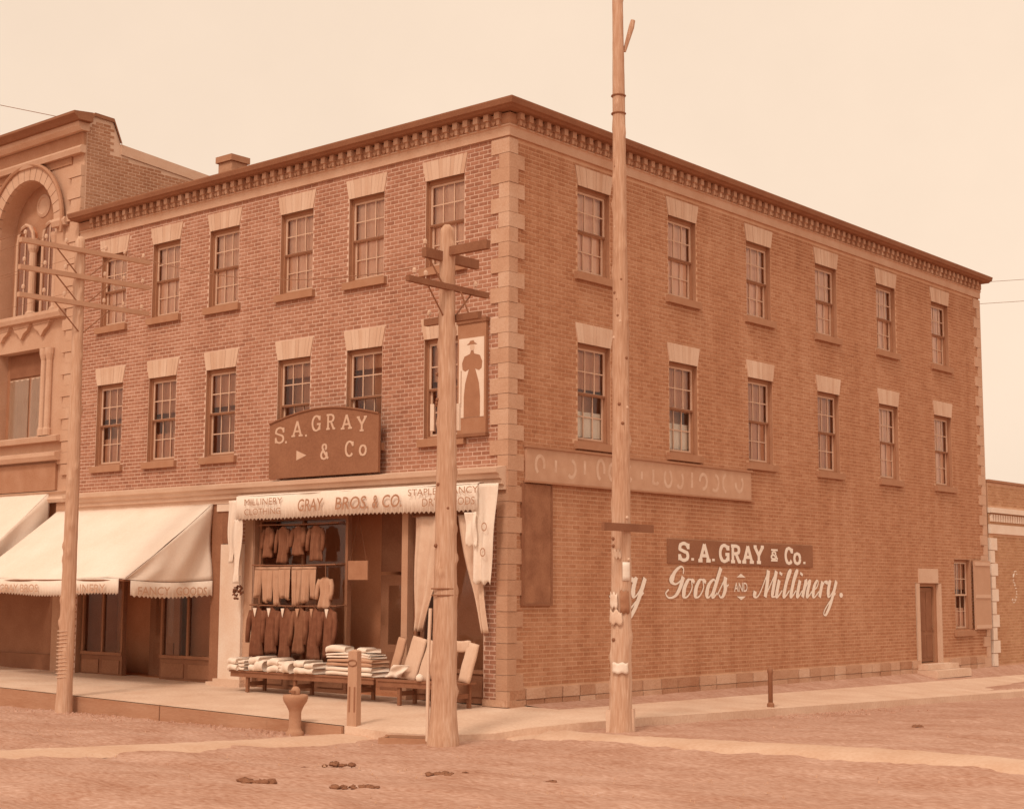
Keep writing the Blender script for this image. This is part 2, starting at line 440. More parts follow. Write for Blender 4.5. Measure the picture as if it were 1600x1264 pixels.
# brickwork
LH = .385
def lintel_iv(c, hw, z, ztop):                           # splayed flat arch over an opening
    t = (z-ztop)/LH
    return (c-hw-.09*t-.006, c+hw+.09*t+.006)
def blocked_front(z):
    iv = []
    k = int(z/QH)
    if z > 0 and k < nq: iv.append((-(quoin_w(k)[0] if z > 4.1 else .23)-.008, .1))
    for a, b, c, d in fh:
        if c <= z <= d: iv.append((a-.004, b+.004))
    for c in LU:
        for zb in (UP_Z, LO_Z):
            if zb[1] < z < zb[1]+LH: iv.append(lintel_iv(c, HW, z, zb[1]))
            if zb[0]-.17 < z < zb[0]: iv.append((c-HW-.11, c+HW+.11))
    return iv
def blocked_side(z):
    iv = []
    k = int(z/QH)
    if z > 0 and k < nq: iv += [(-.1, quoin_w(k)[1]+.008), (YR-(.41, .22)[k % 2]-.008, YR+.1)]
    for a, b, c, d in rh:
        if c <= z <= d: iv.append((a-.004, b+.004))
    for c in RU:
        for zb in (UP_Z, LO_Z):
            if zb[1] < z < zb[1]+LH: iv.append(lintel_iv(c, HW+.02, z, zb[1]))
            if zb[0]-.17 < z < zb[0]: iv.append((c-HW-.13, c+HW+.13))
    if 2.29 < z < 2.29+LH: iv.append((16.38, 17.56))
    return iv
bf = lay_bricks(XL, 0, .0, 10.42, blocked_front)
bs = lay_bricks(0, YR, .34, 10.42, blocked_side)
camp = Vector((18, -21, 2.06))
def hidden(side, a, z):
    if side == 0: return (-6.4 < a < -2.9 and z < 5.7) or z < 4.4 or (-1.3 < a < -.4 and 4.8 < z < 7.1) or (1 < a-(-2) < 1.5)
    return (a < 8.3 and 3.95 < z < 4.75) or (a < 1.3 and 1.7 < z < 4.1)
cand = []
for side, lst in ((0, bf), (1, bs)):
    for i, (a, b, c, d) in enumerate(lst):
        if b-a < BLEN-JOINT-.002 or hidden(side, a, c): continue
        p = Vector((a, 0, c)) if side == 0 else Vector((0, a, c))
        cand.append(((p-camp).length/(.77 if side == 0 else .66), side, i))
cand.sort()
single = [set(), set()]
for _, s_, i in cand[:298]: single[s_].add(i)
def brick_mesh(name, material):
    return bricks_mb([(0, BLEN-JOINT, 0, COURSE-JOINT)]).mesh(name, material)
bmesh_f, bmesh_s = brick_mesh('brick', BRICK_F), brick_mesh('side_brick', BRICK_S)
for s_, lst, me, rz in ((0, bf, bmesh_f, 0), (1, bs, bmesh_s, RZ)):
    for i in sorted(single[s_]):
        a, b, c, d = lst[i]
        link('brick', me, bld, (a, 0, c) if s_ == 0 else (0, a, c), rz)
o = bricks_mb([q for i, q in enumerate(bf) if i not in single[0]]).build('brickwork', BRICK_F, bld); o['kind'] = 'stuff'
o = bricks_mb([q for i, q in enumerate(bs) if i not in single[1]]).build('brickwork', BRICK_S, bld, rz=RZ); o['kind'] = 'stuff'
# stone footing under the side wall, stone by stone
u = .03
while u < 15.9:
    for row in range(2):
        w = random.uniform(.45, .85)
    w = random.uniform(.4, .8)
    z = 0.
    for row in range(2):
        h = .165
        MB().box(u+.01, u+w-.012, -random.uniform(.035, .065), .05, -.08+row*.2, -.08+row*.2+.19).build('footing_stone', STONE, bld, rz=RZ)
    u += w
u = 18.15
while u < 20.2:
    w = min(random.uniform(.4, .7), 20.28-u)
    for row in range(2): MB().box(u+.01, u+w-.012, -random.uniform(.035, .065), .05, -.08+row*.2, -.08+row*.2+.19).build('footing_stone', STONE, bld, rz=RZ)
    u += w

# windows: one set of shared meshes, 6 panes over 6
def lintel_mb(hw, n=11):
    mb = MB()
    for i in range(n):
        a0, a1 = -hw+2*hw*i/n, -hw+2*hw*(i+1)/n
        k = (hw+.09)/hw; b0, b1 = a0*k, a1*k; g = .002
        y0 = -.022-random.uniform(0, .006)
        mb.add([(a0+g, y0, 0), (a1-g, y0, 0), (b1-g, y0, LH), (b0+g, y0, LH), (a0+g, .03, 0), (a1-g, .03, 0), (b1-g, .03, LH), (b0+g, .03, LH)],
               [(0, 1, 2, 3), (1, 0, 4, 5), (2, 1, 5, 6), (3, 2, 6, 7), (0, 3, 7, 4)])
    return mb
def window_meshes(hw, h):
    """origin at the middle of the opening's foot; wall face at y=0"""
    D = .105; mw = .024
    fr = MB()
    fr.box(-hw, -hw+.035, D-.02, D+.10, 0, h).box(hw-.035, hw, D-.02, D+.10, 0, h).box(-hw+.035, hw-.035, D-.02, D+.10, h-.07, h).box(-hw+.035, hw-.035, D-.02, D+.10, 0, .05)
    out = {'frame': fr.mesh('window', FRAME)}
    iw = hw-.035; mid = .05+(h-.12)/2
    def sash(z0, z1, y):
        mb = MB(); s_ = .045
        mb.box(-iw, -iw+s_, y, y+.035, z0, z1).box(iw-s_, iw, y, y+.035, z0, z1).box(-iw+s_, iw-s_, y, y+.035, z0, z0+s_).box(-iw+s_, iw-s_, y, y+.035, z1-s_, z1)
        pw = (2*iw-2*s_-2*mw)/3; ph = (z1-z0-2*s_-mw)/2
        for k in (1, 2):
            x = -iw+s_+k*pw+(k-1)*mw; mb.box(x, x+mw, y+.004, y+.03, z0+s_, z1-s_)
        z = z0+s_+ph; mb.box(-iw+s_, iw-s_, y+.007, y+.027, z, z+mw)
        panes = [(-iw+s_+i*(pw+mw), z0+s_+j*(ph+mw), y+.017) for j in range(2) for i in range(3)]
        return mb, panes, pw, ph
    us, up_, pw, ph = sash(mid-.02, h-.07, D)
    ls, lp, _, _ = sash(.05, mid+.02, D+.045)
    out['rail'] = MB().box(-iw, iw, D-.012, D-.001, mid-.022, mid+.018).mesh('meeting_rail_shade', DARKW)  # thin dark strip standing for the shadow cast by the upper sash rail
    out['upper'] = us.mesh('upper_sash', SASH); out['lower'] = ls.mesh('lower_sash', SASH)
    out['pane'] = MB().add([(-.002, 0, -.002), (pw+.002, 0, -.002), (pw+.002, 0, ph+.002), (-.002, 0, ph+.002)], [(0, 1, 2, 3)]).mesh('pane', GLASS)
    out['up'] = up_; out['lp'] = lp; out['h'] = h; out['iw'] = iw
    out['sill'] = MB().add([(-hw-.10, -.09, -.16), (hw+.10, -.09, -.16), (hw+.10, -.09, -.015), (-hw-.10, -.09, -.015), (-hw-.10, .17, -.16), (hw+.10, .17, -.16), (hw+.10, .17, .012), (-hw-.10, .17, .012)],
                           [(0, 1, 2, 3), (3, 2, 6, 7), (1, 5, 6, 2), (0, 3, 7, 4), (0, 4, 5, 1)]).mesh('sill', SILL)
    rw = hw+.04
    out['room'] = MB().add([(-rw, .31, -.05), (rw, .31, -.05), (rw, .31, h+.05), (-rw, .31, h+.05), (-rw, .45, -.05), (rw, .45, -.05), (rw, .45, h+.05), (-rw, .45, h+.05)], [(4, 5, 6, 7), (0, 1, 5, 4), (1, 2, 6, 5), (2, 3, 7, 6), (3, 0, 4, 7)]).mesh('room_backing', ROOM)  # shallow backing added behind the glass to catch light, not a full room
    out['lintel'] = lintel_mb(hw).mesh('lintel', LINT)
    return out
def blind_mesh(iw, z0, z1, material, seed, folds=.010):
    return MB().grid(lambda s_, t_: (-iw+2*iw*s_, .205+folds*math.sin(s_*19+seed)+.006*math.sin(s_*47+seed*3), z0+(z1-z0)*t_), 30, 3).mesh('blind', material, True)
def make_window(c, z, M, rz, blinds):
    w = link('window', M['frame'], bld, (c, 0, z) if rz == 0 else (0, c, z), rz)
    for k, me in (('upper_sash', M['upper']), ('lower_sash', M['lower']), ('sill', M['sill'])): link(k, me, w)
    link('lintel', M['lintel'], w, (0, 0, M['h'])); link('meeting_rail_shade', M['rail'], w)
    for q in M['up']+M['lp']: link('pane', M['pane'], w, (q[0], q[2], q[1]))
    link('room_backing', M['room'], w)
    for name, z0, z1, material in blinds:
        link(name, blind_mesh(M['iw']+.033, M['h']*z0, M['h']*z1, material, c*3+z), w)
    return w
WF_U, WF_L = window_meshes(HW, UP_Z[1]-UP_Z[0]), window_meshes(HW, LO_Z[1]-LO_Z[0])
WR_U, WR_L = window_meshes(HW+.02, UP_Z[1]-UP_Z[0]), window_meshes(HW+.02, LO_Z[1]-LO_Z[0])
for i, c in enumerate(LU):
    make_window(c, UP_Z[0], WF_U, 0, [('blind', .0, 1., BLIND)])
    make_window(c, LO_Z[0], WF_L, 0, [('blind', .58 if i in (0, 1, 2, 5) else .80, 1., BLIND_D)] + ([('curtain', .02, .34, BLIND_D)] if i < 2 else []))
LACE = mat('lace_curtain', 1.0, .03, 8, col_mul=(1.08, 1.08, 1.08))
for i, c in enumerate(RU):
    make_window(c, UP_Z[0], WR_U, RZ, [('blind', .0, 1., BLIND)])
    if i == 0: b = [('blind', .55, 1., BLIND_D), ('curtain', .06, .32, LACE)]
    elif i == 1: b = [('blind', .47, 1., BLIND_D), ('curtain', .06, .34, LACE)]
    elif i in (2, 3): b = [('blind', .0, 1., BLIND_D)]
    else: b = [('blind', .0, 1., BLIND)]
    make_window(c, LO_Z[0], WR_L, RZ, b)

# side door with its lintel, steps; small window with an open shutter
d = panel(DOOR[0], DOOR[1], DOOR[2], DOOR[3], [(16.55, 17.40, .24, 2.20)], .08, .14)
dr = d.build('door', FRAME, bld, (.09, 0, 0), rz=RZ)
leaf = MB().box(16.57, 17.38, .20, .25, .26, 2.18)
lf = leaf.build('door_leaf', PANEL, dr)
for a, b in ((16.64, 16.94), (17.01, 17.31)):
    for c_, e_ in ((.36, .95), (1.05, 2.08)):
        MB().box(a, b, .185, .201, c_, e_).build('door_panel', DARKW, dr)
MB().tube([(17.33, .20, 1.12), (17.33, .15, 1.12), (17.33, .145, 1.12)], [.012, .012, .03], 8).build('door_knob', IRON, dr)
for x in (16.26, 17.55): MB().box(x, x+.14, .05, .14, .22, 2.28).build('door_pilaster', SASH, dr)
lm = MB().box(16.40, 17.54, -.03, .03, 2.295, 2.67).build('door_lintel', LINT, bld, rz=RZ)
MB().box(16.1, 18.1, -.62, .02, -.12, .075).build('door_step', WALK, bld, rz=RZ)
MB().box(16.15, 18.0, -.32, .02, .08, .215).build('door_step', WALK, bld, rz=RZ)
hw2 = (DWIN[1]-DWIN[0])/2
WD = window_meshes(hw2, DWIN[3]-DWIN[2])
w = link('window', WD['frame'], bld, (0, (DWIN[0]+DWIN[1])/2, DWIN[2]), RZ)
for k, me in (('upper_sash', WD['upper']), ('lower_sash', WD['lower']), ('sill', WD['sill'])): link(k, me, w)
for q in WD['up']+WD['lp']: link('pane', WD['pane'], w, (q[0], q[2], q[1]))
link('room_backing', WD['room'], w)
link('curtain', blind_mesh(WD['iw'], .05, .6, BLIND, 3), w); link('blind', blind_mesh(WD['iw'], 1.1, 1.85, BLIND_D, 5), w)
sh = MB()
sh.box(19.63, 20.68, -.12, -.08, 1.04, 2.93)
so = sh.build('shutter', mat('shutter_paint', .47, .03, 3), bld, rz=RZ)
for z in (1.07, 1.90, 2.79): MB().box(19.66, 20.65, -.14, -.1205, z, z+.10).build('shutter_rail', SASH, so)

# cornice
sweepL([(0, 10.415), (.055, 10.415), (.06, 10.585), (.085, 10.60), (.085, 10.625), (0, 10.625)], XL, YR).build('frieze', BUFF_S, bld)
sweepL([(0, 10.63), (.07, 10.63), (.10, 10.70), (.10, 10.83), (0, 10.83)], XL, YR).build('corbel_course', mat('corbel_brick', .30, .05, 3), bld)
sweepL([(-.3, 10.855), (.29, 10.855), (.33, 10.885), (.38, 10.90), (.41, 10.985), (.41, 11.01), (-.3, 11.06)], XL-.06, YR+.10).build('cornice', CORN, bld)
dm = MB().box(-.058, .058, -.19, .0, .065, .19).box(-.034, .034, -.15, .0, -.04, .065).mesh('dentil', DENT)
tm = MB().prism([(-.06, 0), (.06, 0), (0, -.075)], -.115, .0).mesh('corbel_tooth', mat('tooth_brick', .40, .05, 3))
n = int(13.3/.262)
for i in range(n): link('dentil', dm, bld, (-.16-i*.262, -.0, 10.662)); link('corbel_tooth', tm, bld, (-.16-.131-i*.262, 0, 10.70))
n = int(20.5/.262)
for i in range(n): link('dentil', dm, bld, (0, .16+i*.262, 10.662), RZ); link('corbel_tooth', tm, bld, (0, .16+.131+i*.262, 10.70), RZ)
# chimney on the roof
ch = MB().box(-9.55, -9.08, .85, 1.30, 10.72, 11.78).build('chimney', mat('chimney_brick', .36, .06, 9, stretch=(1, 1, 4)), bld)
MB().box(-9.60, -9.03, .80, 1.35, 11.785, 11.93).build('chimney_cap', SILL, ch)

# shop fronts ------------------------------------------------------------
def run(prof, x0, x1):
    mb = MB(); n = len(prof)
    return mb.add([(x0, -d, z) for d, z in prof]+[(x1, -d, z) for d, z in prof], [(i, (i+1) % n, (i+1) % n+n, i+n) for i in range(n)]+[tuple(range(n)), tuple(range(n, 2*n))[::-1]])
run([(0, 3.86), (.10, 3.86), (.10, 3.94), (.16, 3.96), (.16, 4.04), (.22, 4.06), (.24, 4.13), (.31, 4.16), (.33, 4.24), (.0, 4.30)], -13.55, .0).build('shop_cornice', TRIM, bld)
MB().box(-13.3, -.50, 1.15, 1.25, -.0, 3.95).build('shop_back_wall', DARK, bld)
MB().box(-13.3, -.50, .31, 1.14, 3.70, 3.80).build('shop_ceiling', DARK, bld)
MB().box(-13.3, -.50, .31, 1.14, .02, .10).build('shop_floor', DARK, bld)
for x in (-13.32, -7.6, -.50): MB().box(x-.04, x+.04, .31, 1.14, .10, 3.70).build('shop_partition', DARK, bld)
def shop_window(x0, x1, z0, z1, y, n):
    f = MB().box(x0, x1, y-.03, y+.08, z1-.09, z1).box(x0, x1, y-.05, y+.08, z0-.07, z0).box(x0, x0+.07, y-.03, y+.08, z0, z1-.09).box(x1-.07, x1, y-.03, y+.08, z0, z1-.09)
    wi = (x1-x0-.14)/n
    for i in range(1, n): f.box(x0+.07+i*wi-.03, x0+.07+i*wi+.03, y-.02, y+.07, z0, z1-.09)
    o = f.build('shop_window', PANEL, bld)
    for i in range(n):
        a, b = x0+.07+i*wi+.03*(i > 0), x0+.07+(i+1)*wi-.03*(i < n-1)
        MB().add([(a, y+.02, z0), (b, y+.02, z0), (b, y+.02, z1-.09), (a, y+.02, z1-.09)], [(0, 1, 2, 3)]).build('pane', GLASS, o)
    st = MB().box(x0, x1, y-.02, y+.10, .02, z0-.075).build('stall_riser', DARKW, bld)
    k = max(2, int((x1-x0)/.7)); pw = (x1-x0)/k
    for i in range(k): MB().box(x0+i*pw+.08, x0+(i+1)*pw-.08, y-.045, y-.021, .14, z0-.18).build('riser_panel', PANEL, bld)
shop_window(-6.93, -4.25, .62, 3.55, .14, 2)
shop_window(-2.42, -.58, .62, 3.55, .14, 1)
shop_window(-13.2, -11.6, .62, 3.45, .14, 2)
shop_window(-10.2, -8.32, .62, 3.45, .14, 2)
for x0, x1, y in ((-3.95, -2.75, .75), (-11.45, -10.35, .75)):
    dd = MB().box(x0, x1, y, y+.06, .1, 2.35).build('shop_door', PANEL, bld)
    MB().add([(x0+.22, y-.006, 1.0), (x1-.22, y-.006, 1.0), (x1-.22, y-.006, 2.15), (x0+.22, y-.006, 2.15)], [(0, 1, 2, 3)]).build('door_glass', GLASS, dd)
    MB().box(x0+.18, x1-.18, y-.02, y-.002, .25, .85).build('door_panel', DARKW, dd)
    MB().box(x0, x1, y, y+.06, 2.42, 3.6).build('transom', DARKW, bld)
MB().box(-2.60, -2.44, -.05, .12, .02, 3.86).build('shop_post', mat('shop_post_paint', .40, .04, 3), bld)
# pale pilaster between the two shops, with base and a dark strip above
pl = MB().box(-7.92, -7.22, -.10, .05, .06, 3.0).build('pilaster', PLASTER, bld)
MB().box(-8.2, -7.10, -.19, .02, .0, .13).build('pilaster_base', TRIM, pl)
MB().box(-8.02, -7.14, -.15, .02, .13, .20).build('pilaster_plinth', TRIM, pl)
MB().box(-8.27, -7.925, -.06, .05, .06, 3.86).build('door_jamb', PANEL, bld)
MB().box(-7.92, -7.6, -.06, .05, 3.02, 3.70).build('dark_strip', DARKW, bld)
MB().box(-8.10, -7.15, -.09, .05, 3.70, 3.855).build('pilaster_cap', PLASTER, bld)
MB().box(-7.22, -6.96, -.03, .05, .05, 3.855).build('shop_jamb', mat('jamb_paint', .48, .04, 3), bld)
MB().box(-.54, -.0, -.05, .02, .0, .12).build('threshold_stone', STONE, bld)

# ------------------------------------------------------------------ painted signs on the building
def ribbon(strokes, wfn, smooth_=True):
    """pen strokes in (x,z) -> flat lettering mesh facing -y; every stroke lies a hair in front of the one before"""
    mb = MB(); lift = 0.
    for st in strokes:
        pts = [Vector((p[0], p[1])) for p in st]
        if smooth_ and len(pts) > 2:
            q = []
            P = [pts[0]*2-pts[1]]+pts+[pts[-1]*2-pts[-2]]
            for i in range(1, len(P)-2):
                for k in range(6):
                    t = k/6; a, b, c, d = P[i-1], P[i], P[i+1], P[i+2]
                    q.append(.5*((2*b)+(c-a)*t+(2*a-5*b+4*c-d)*t*t+(3*b-a-3*c+d)*t**3))
            pts = q+[pts[-1]]
        o = []; lift += .0004
        for i, p in enumerate(pts):
            t = (pts[min(i+1, len(pts)-1)]-pts[max(i-1, 0)]); t = t.normalized() if t.length > 1e-9 else Vector((1, 0))
            nrm = Vector((-t.y, t.x)); w = wfn(t)/2
            l2 = lift+i*.00002
            o += [(p.x+nrm.x*w, -l2, p.y+nrm.y*w), (p.x-nrm.x*w, -l2, p.y-nrm.y*w)]
        mb.add(o, [(2*i, 2*i+1, 2*i+3, 2*i+2) for i in range(len(pts)-1)])
    return mb
def arc(cx, cy, rx, ry, a0, a1, n=10):
    return [(cx+rx*math.cos(R(a0+(a1-a0)*i/n)), cy+ry*math.sin(R(a0+(a1-a0)*i/n))) for i in range(n+1)]
# slab letters in a unit box (straight strokes unless curved)
SLAB = {
 'S': [arc(.5, .73, .38, .25, 25, 200, 8)+arc(.5, .27, .38, .25, 110, -160, 10)[1:], [(.90, .66), (.90, .98)], [(.10, .02), (.10, .36)]],
 'A': [[(.16, .03), (.5, .98)], [(.5, .98), (.84, .03)], [(.26, .32), (.74, .32)], [(0, .03), (.34, .03)], [(.64, .03), (1, .03)]],
 'G': [arc(.52, .5, .40, .47, 35, 330, 14), [(.88, .05), (.88, .45)], [(.60, .44), (1, .44)], [(.88, .68), (.88, .96)]],
 'R': [[(.22, .03), (.22, .97)], [(.03, .03), (.42, .03)], [(.05, .96), (.5, .96)], arc(.48, .73, .34, .23, 90, -90, 8), [(.22, .5), (.5, .5)], [(.52, .5), (.80, .06)], [(.72, .03), (1, .03)]],
 'Y': [[(.12, .97), (.5, .46)], [(.88, .97), (.5, .46)], [(.5, .5), (.5, .03)], [(.30, .03), (.70, .03)], [(0, .97), (.3, .97)], [(.7, .97), (1, .97)]],
 'C': [arc(.52, .5, .40, .47, 40, 320, 14), [(.88, .66), (.88, .96)]],
 'o': [arc(.5, .34, .38, .31, 0, 360, 14)],
 '.': [[(.3, .02), (.3, .16)]],
 '+': [arc(.46, .76, .2, .17, -60, 240, 10)+arc(.44, .28, .30, .25, 130, 400, 10), [(.3, .62), (.9, .03)]],
 '&': [arc(.46, .72, .2, .18, -60, 240, 10)+arc(.44, .30, .30, .24, 130, 400, 10), [(.3, .6), (.9, .06)], [(.1, 1.12), (.9, 1.12)], [(.1, -.12), (.9, -.12)]],
}
def slab_text(name, items, z, h, th, material, parent, rz, off, mapper=None):
    mb = MB()
    for k, (ch_, u0, u1) in enumerate(items):
        w = u1-u0
        sc_h = h*(.52 if ch_ == '&' else 1); zz = z+(h*.24 if ch_ == '&' else 0)
        t_ = th*(.6 if ch_ == '&' else 1)
        st = [[(u0+x*w, zz+y*sc_h) for x, y in s_] for s_ in SLAB[ch_]]
        mb = MB()
        for s_ in st:
            r_ = ribbon([s_], lambda t: t_ if abs(t.x) < .85 else t_*.72, len(s_) > 3)
            mb.add([(x, y-.0006*(len(mb.v) % 37)/4, zq) for x, y, zq in r_.v], r_.f)
        mb.build(name, material, parent, (0, -off, 0))
# 1: dark board with white slab letters on the side wall
s1 = MB().box(5.0, 10.9, -.030, -.004, 2.62, 3.12).build('wall_sign', PAINT_D, rz=RZ)
tag(s1, 'dark signboard lettered S.A.GRAY & Co. in white on the side wall', 'sign')
def uy(px): return 5.42+(px-1060)*(10.6-5.42)/(1258-1060)*(1-.00045*(1258-px))
its = [('S', 1058, 1074), ('.', 1077, 1085), ('A', 1088, 1107), ('.', 1109, 1117), ('G', 1120, 1136), ('R', 1138, 1154), ('A', 1156, 1174), ('Y', 1174, 1190), ('&', 1200, 1213), ('C', 1223, 1236), ('o', 1237, 1249), ('.', 1252, 1260)]
slab_text('letter', [(c, uy(a), uy(b)) for c, a, b in its], 2.685, .36, .10, PAINT_W, s1, 0, .034)
# 2: script painted straight on the brick
def shear(st, x0, w, z, h, k=.42):
    return [[(x0+(x*w)+y*h*k, z+y*h) for x, y in s_] for s_ in st]
SCRIPT = {
 'D': [[(.35, 1.5), (.3, .7), (.2, .1)], [(.05, .15), (.3, 0), (.75, .25), (.95, .9), (.7, 1.45), (.2, 1.5), (0, 1.25)]],
 'r': [[(.1, .95), (.1, .0)], [(.1, .35), (.4, .9), (.75, .95), (.8, .8)]],
 'y': [[(.0, .85), (.12, 1), (.14, .4), (.35, .02), (.62, .35), (.78, .95)], [(.80, 1.), (.74, .3), (.60, -.5), (.35, -1.05), (.12, -1.0), (.18, -.7), (.55, -.2), (.95, .25)]],
 'G': [[(.80, 1.25), (.72, 1.55), (.5, 1.62), (.22, 1.3), (.2, .85), (.45, .7), (.7, .85), (.82, 1.05)], [(.84, 1.1), (.80, .55), (.62, .1), (.25, -.02), (-.02, .2), (.10, .42)], [(.15, .75), (.02, .95), (.08, 1.2)]],
 'o': [[(.55, .95), (.25, .92), (.06, .5), (.2, .05), (.55, .06), (.78, .5), (.55, .95), (.9, .8)]],
 'd': [[(.70, .75), (.45, .98), (.12, .7), (.1, .2), (.35, .0), (.66, .4)], [(.86, 1.62), (.74, .8), (.66, .15), (.8, .0), (1, .25)]],
 's': [[(-.05, .15), (.45, 1.1)], [(.46, 1.12), (.52, .8), (.72, .45), (.62, .08), (.35, .0), (.12, .15)], [(.62, .5), (1.0, .7)]],
 'M': [[(-.12, .35), (-.1, .08), (.06, .02), (.2, .4), (.38, 1.5)], [(.38, 1.55), (.46, .8), (.50, .02)], [(.5, .02), (.84, 1.5)], [(.84, 1.52), (.86, .6), (.90, .1), (1.05, .05), (1.15, .3)]],
 'i': [[(.2, 1.), (.2, .3), (.42, .0), (.95, .4)], [(.24, 1.45), (.24, 1.30)]],
 'l': [[(.1, .3), (.62, 1.4), (.5, 1.6), (.3, 1.3), (.22, .3), (.42, .0), (.95, .4)]],
 'n': [[(.05, .8), (.14, 1.), (.12, .0)], [(.12, .3), (.42, .95), (.56, .9), (.54, .3), (.66, .0), (1., .35)]],
 'e': [[(.1, .4), (.5, .6), (.58, .88), (.38, 1.), (.12, .7), (.14, .22), (.42, 0), (.95, .35)]],
}
def ux(px):
    K = [(955, 3.10), (975, 3.50), (985, 3.72), (1016, 4.41), (1040, 4.95), (1135, 7.22), (1175, 8.25), (1318, 12.39)]
    for (a, ua), (b, ub) in zip(K, K[1:]):
        if px <= b or b == 1318: return ua+(ub-ua)*(px-a)/(b-a)
word = [('D', 950, 972), ('r', 972, 982), ('y', 983, 1004), ('G', 1038, 1062), ('o', 1063, 1079), ('o', 1081, 1097), ('d', 1099, 1117), ('s', 1119, 1133),
        ('M', 1180, 1206), ('i', 1207, 1217), ('l', 1218, 1228), ('l', 1229, 1238), ('i', 1239, 1248), ('n', 1248, 1263), ('e', 1264, 1275), ('r', 1276, 1286), ('y', 1287, 1303)]
pen = lambda t: .038+.100*max(0, -t.y)**1.6
sc = empty('painted_lettering', (.016, 0, 0), RZ)
tag(sc, 'white script Dry Goods and Millinery painted on the side wall brick', 'lettering')
for c, a, b in word:
    ribbon(shear(SCRIPT[c], ux(a), ux(b)-ux(a), 1.93, .385), pen).build('letter', PAINT_W, sc)
text('small_word', 'AND', ux(1146), -.0, 2.05, ux(1167)-ux(1146), .20, PAINT_W, sc, bold=.012)
MB().add([(ux(1150), -.0, 2.36), (ux(1164), -.0, 2.36), (ux(1157), -.0, 2.44)], [(0, 1, 2)]).add([(ux(1150), 0, 1.95), (ux(1157), 0, 1.87), (ux(1164), 0, 1.95)], [(0, 1, 2)]).build('flourish', PAINT_W, sc)
MB().add([(ux(1313)+.09*math.cos(a_*.7854), 0, 1.98+.06*math.sin(a_*.7854)) for a_ in range(8)], [tuple(range(8))]).build('full_stop', PAINT_W, sc)
# 3: long faded board high on the side wall, 4: tall dark panel under its end
FADED = mat('faded_board_paint', .47, .05, 5, stain=.05, fine=.05)
s3 = MB().box(.47, 8.2, -.055, -.004, 4.05, 4.66).build('faded_sign', FADED, rz=RZ)
tag(s3, 'long faded signboard with worn illegible lettering under the side windows', 'sign')
fr = MB().box(.44, 8.23, -.11, -.004, 4.015, 4.05).box(.44, 8.23, -.09, -.004, 4.66, 4.70)
fr.build('sign_moulding', SILL, s3)
# worn traces of letters: broken ovals and bars in a slightly lighter tone
TR = mat('worn_letter_trace', .62, .10, 7, fine=.08)
u = .85; rnd = random.Random(12)
while u < 7.9:
    c_ = (u, 4.36+rnd.uniform(-.03, .03)); a0 = rnd.randint(0, 360)
    q_ = rnd.random(); pth = []
    if q_ < .55: pth = [arc(c_[0], c_[1], rnd.uniform(.11, .15), rnd.uniform(.15, .19), a0, a0+rnd.randint(170, 300), 10)]
    elif q_ < .8: pth = [[(c_[0], 4.18+rnd.uniform(0, .1)), (c_[0]+.01, 4.53-rnd.uniform(0, .1))]]
    else: pth = [[(c_[0]-.08, 4.2), (c_[0]-.08, 4.5)], arc(c_[0], c_[1]-.06, .10, .09, a0, a0+150, 6)]
    ribbon(pth, lambda t: .07).build('worn_paint_patch', TR, s3, loc=(0, -.057, 0))
    u += rnd.uniform(.40, .52)
s4 = MB().box(.39, 1.19, -.05, -.004, 1.82, 3.99).build('tall_panel_sign', mat('tall_panel_paint', .15, .11, 2.5, stain=.05, fine=.05), rz=RZ)
tag(s4, 'tall narrow dark panel beside the corner quoins on the side wall', 'sign')
MB().box(.36, .40, -.065, -.004, 1.78, 4.0).box(1.18, 1.22, -.065, -.004, 1.78, 4.0).box(.40, 1.18, -.065, -.004, 1.78, 1.825).build('panel_frame', DARKW, s4)
# 5: arched signboard standing on the shop cornice
ax0, ax1, ay = -6.20, -3.02, -.27
arch_pts = [(ax0, 4.30), (ax1, 4.30)]
for i in range(17):
    t = 1-i/16; arch_pts.append((ax0+(ax1-ax0)*t, 5.43+.27*math.sin(math.pi*(.06+.88*t))-.05))
s5 = MB().prism(arch_pts, ay-.03, ay+.03).build('arched_sign', PAINT_D)
tag(s5, 'dark arched signboard reading S.A.GRAY & Co. standing on the shop cornice', 'sign')
rim = [(p[0], ay-.035, p[1]) for p in arch_pts[2:]]
MB().tube(rim, .022, 6).build('sign_rim', DARKW, s5)
for x in (ax0+.3, ax1-.3): MB().box(x-.03, x+.03, ay+.035, ay+.07, 4.28, 5.3).build('back_batten', DARKW, s5)
OLDW = mat('worn_sign_white', .62, .05, 6)
LET = [('S', -6.03, 5.02, .30, .32), ('.', -5.72, 5.00, .12, .32), ('A', -5.52, 5.13, .34, .31), ('.', -5.12, 5.10, .12, .3), ('G', -4.93, 5.20, .28, .31), ('R', -4.50, 5.21, .27, .30), ('A', -4.07, 5.19, .32, .28), ('Y', -3.62, 5.12, .28, .28),
       ('&', -4.66, 4.62, .27, .32), ('C', -3.95, 4.64, .26, .30), ('o', -3.55, 4.64, .22, .30)]
for c, x, z, w_, h_ in LET:
    slab_text('letter', [('+' if c == '&' else c, x, x+w_)], z, h_, .052, OLDW, s5, 0, -ay+.034)
MB().add([(-5.36, ay-.034, 4.84), (-5.36, ay-.034, 4.64), (-5.06, ay-.034, 4.73)], [(0, 1, 2)]).build('arrow_mark', OLDW, s5)
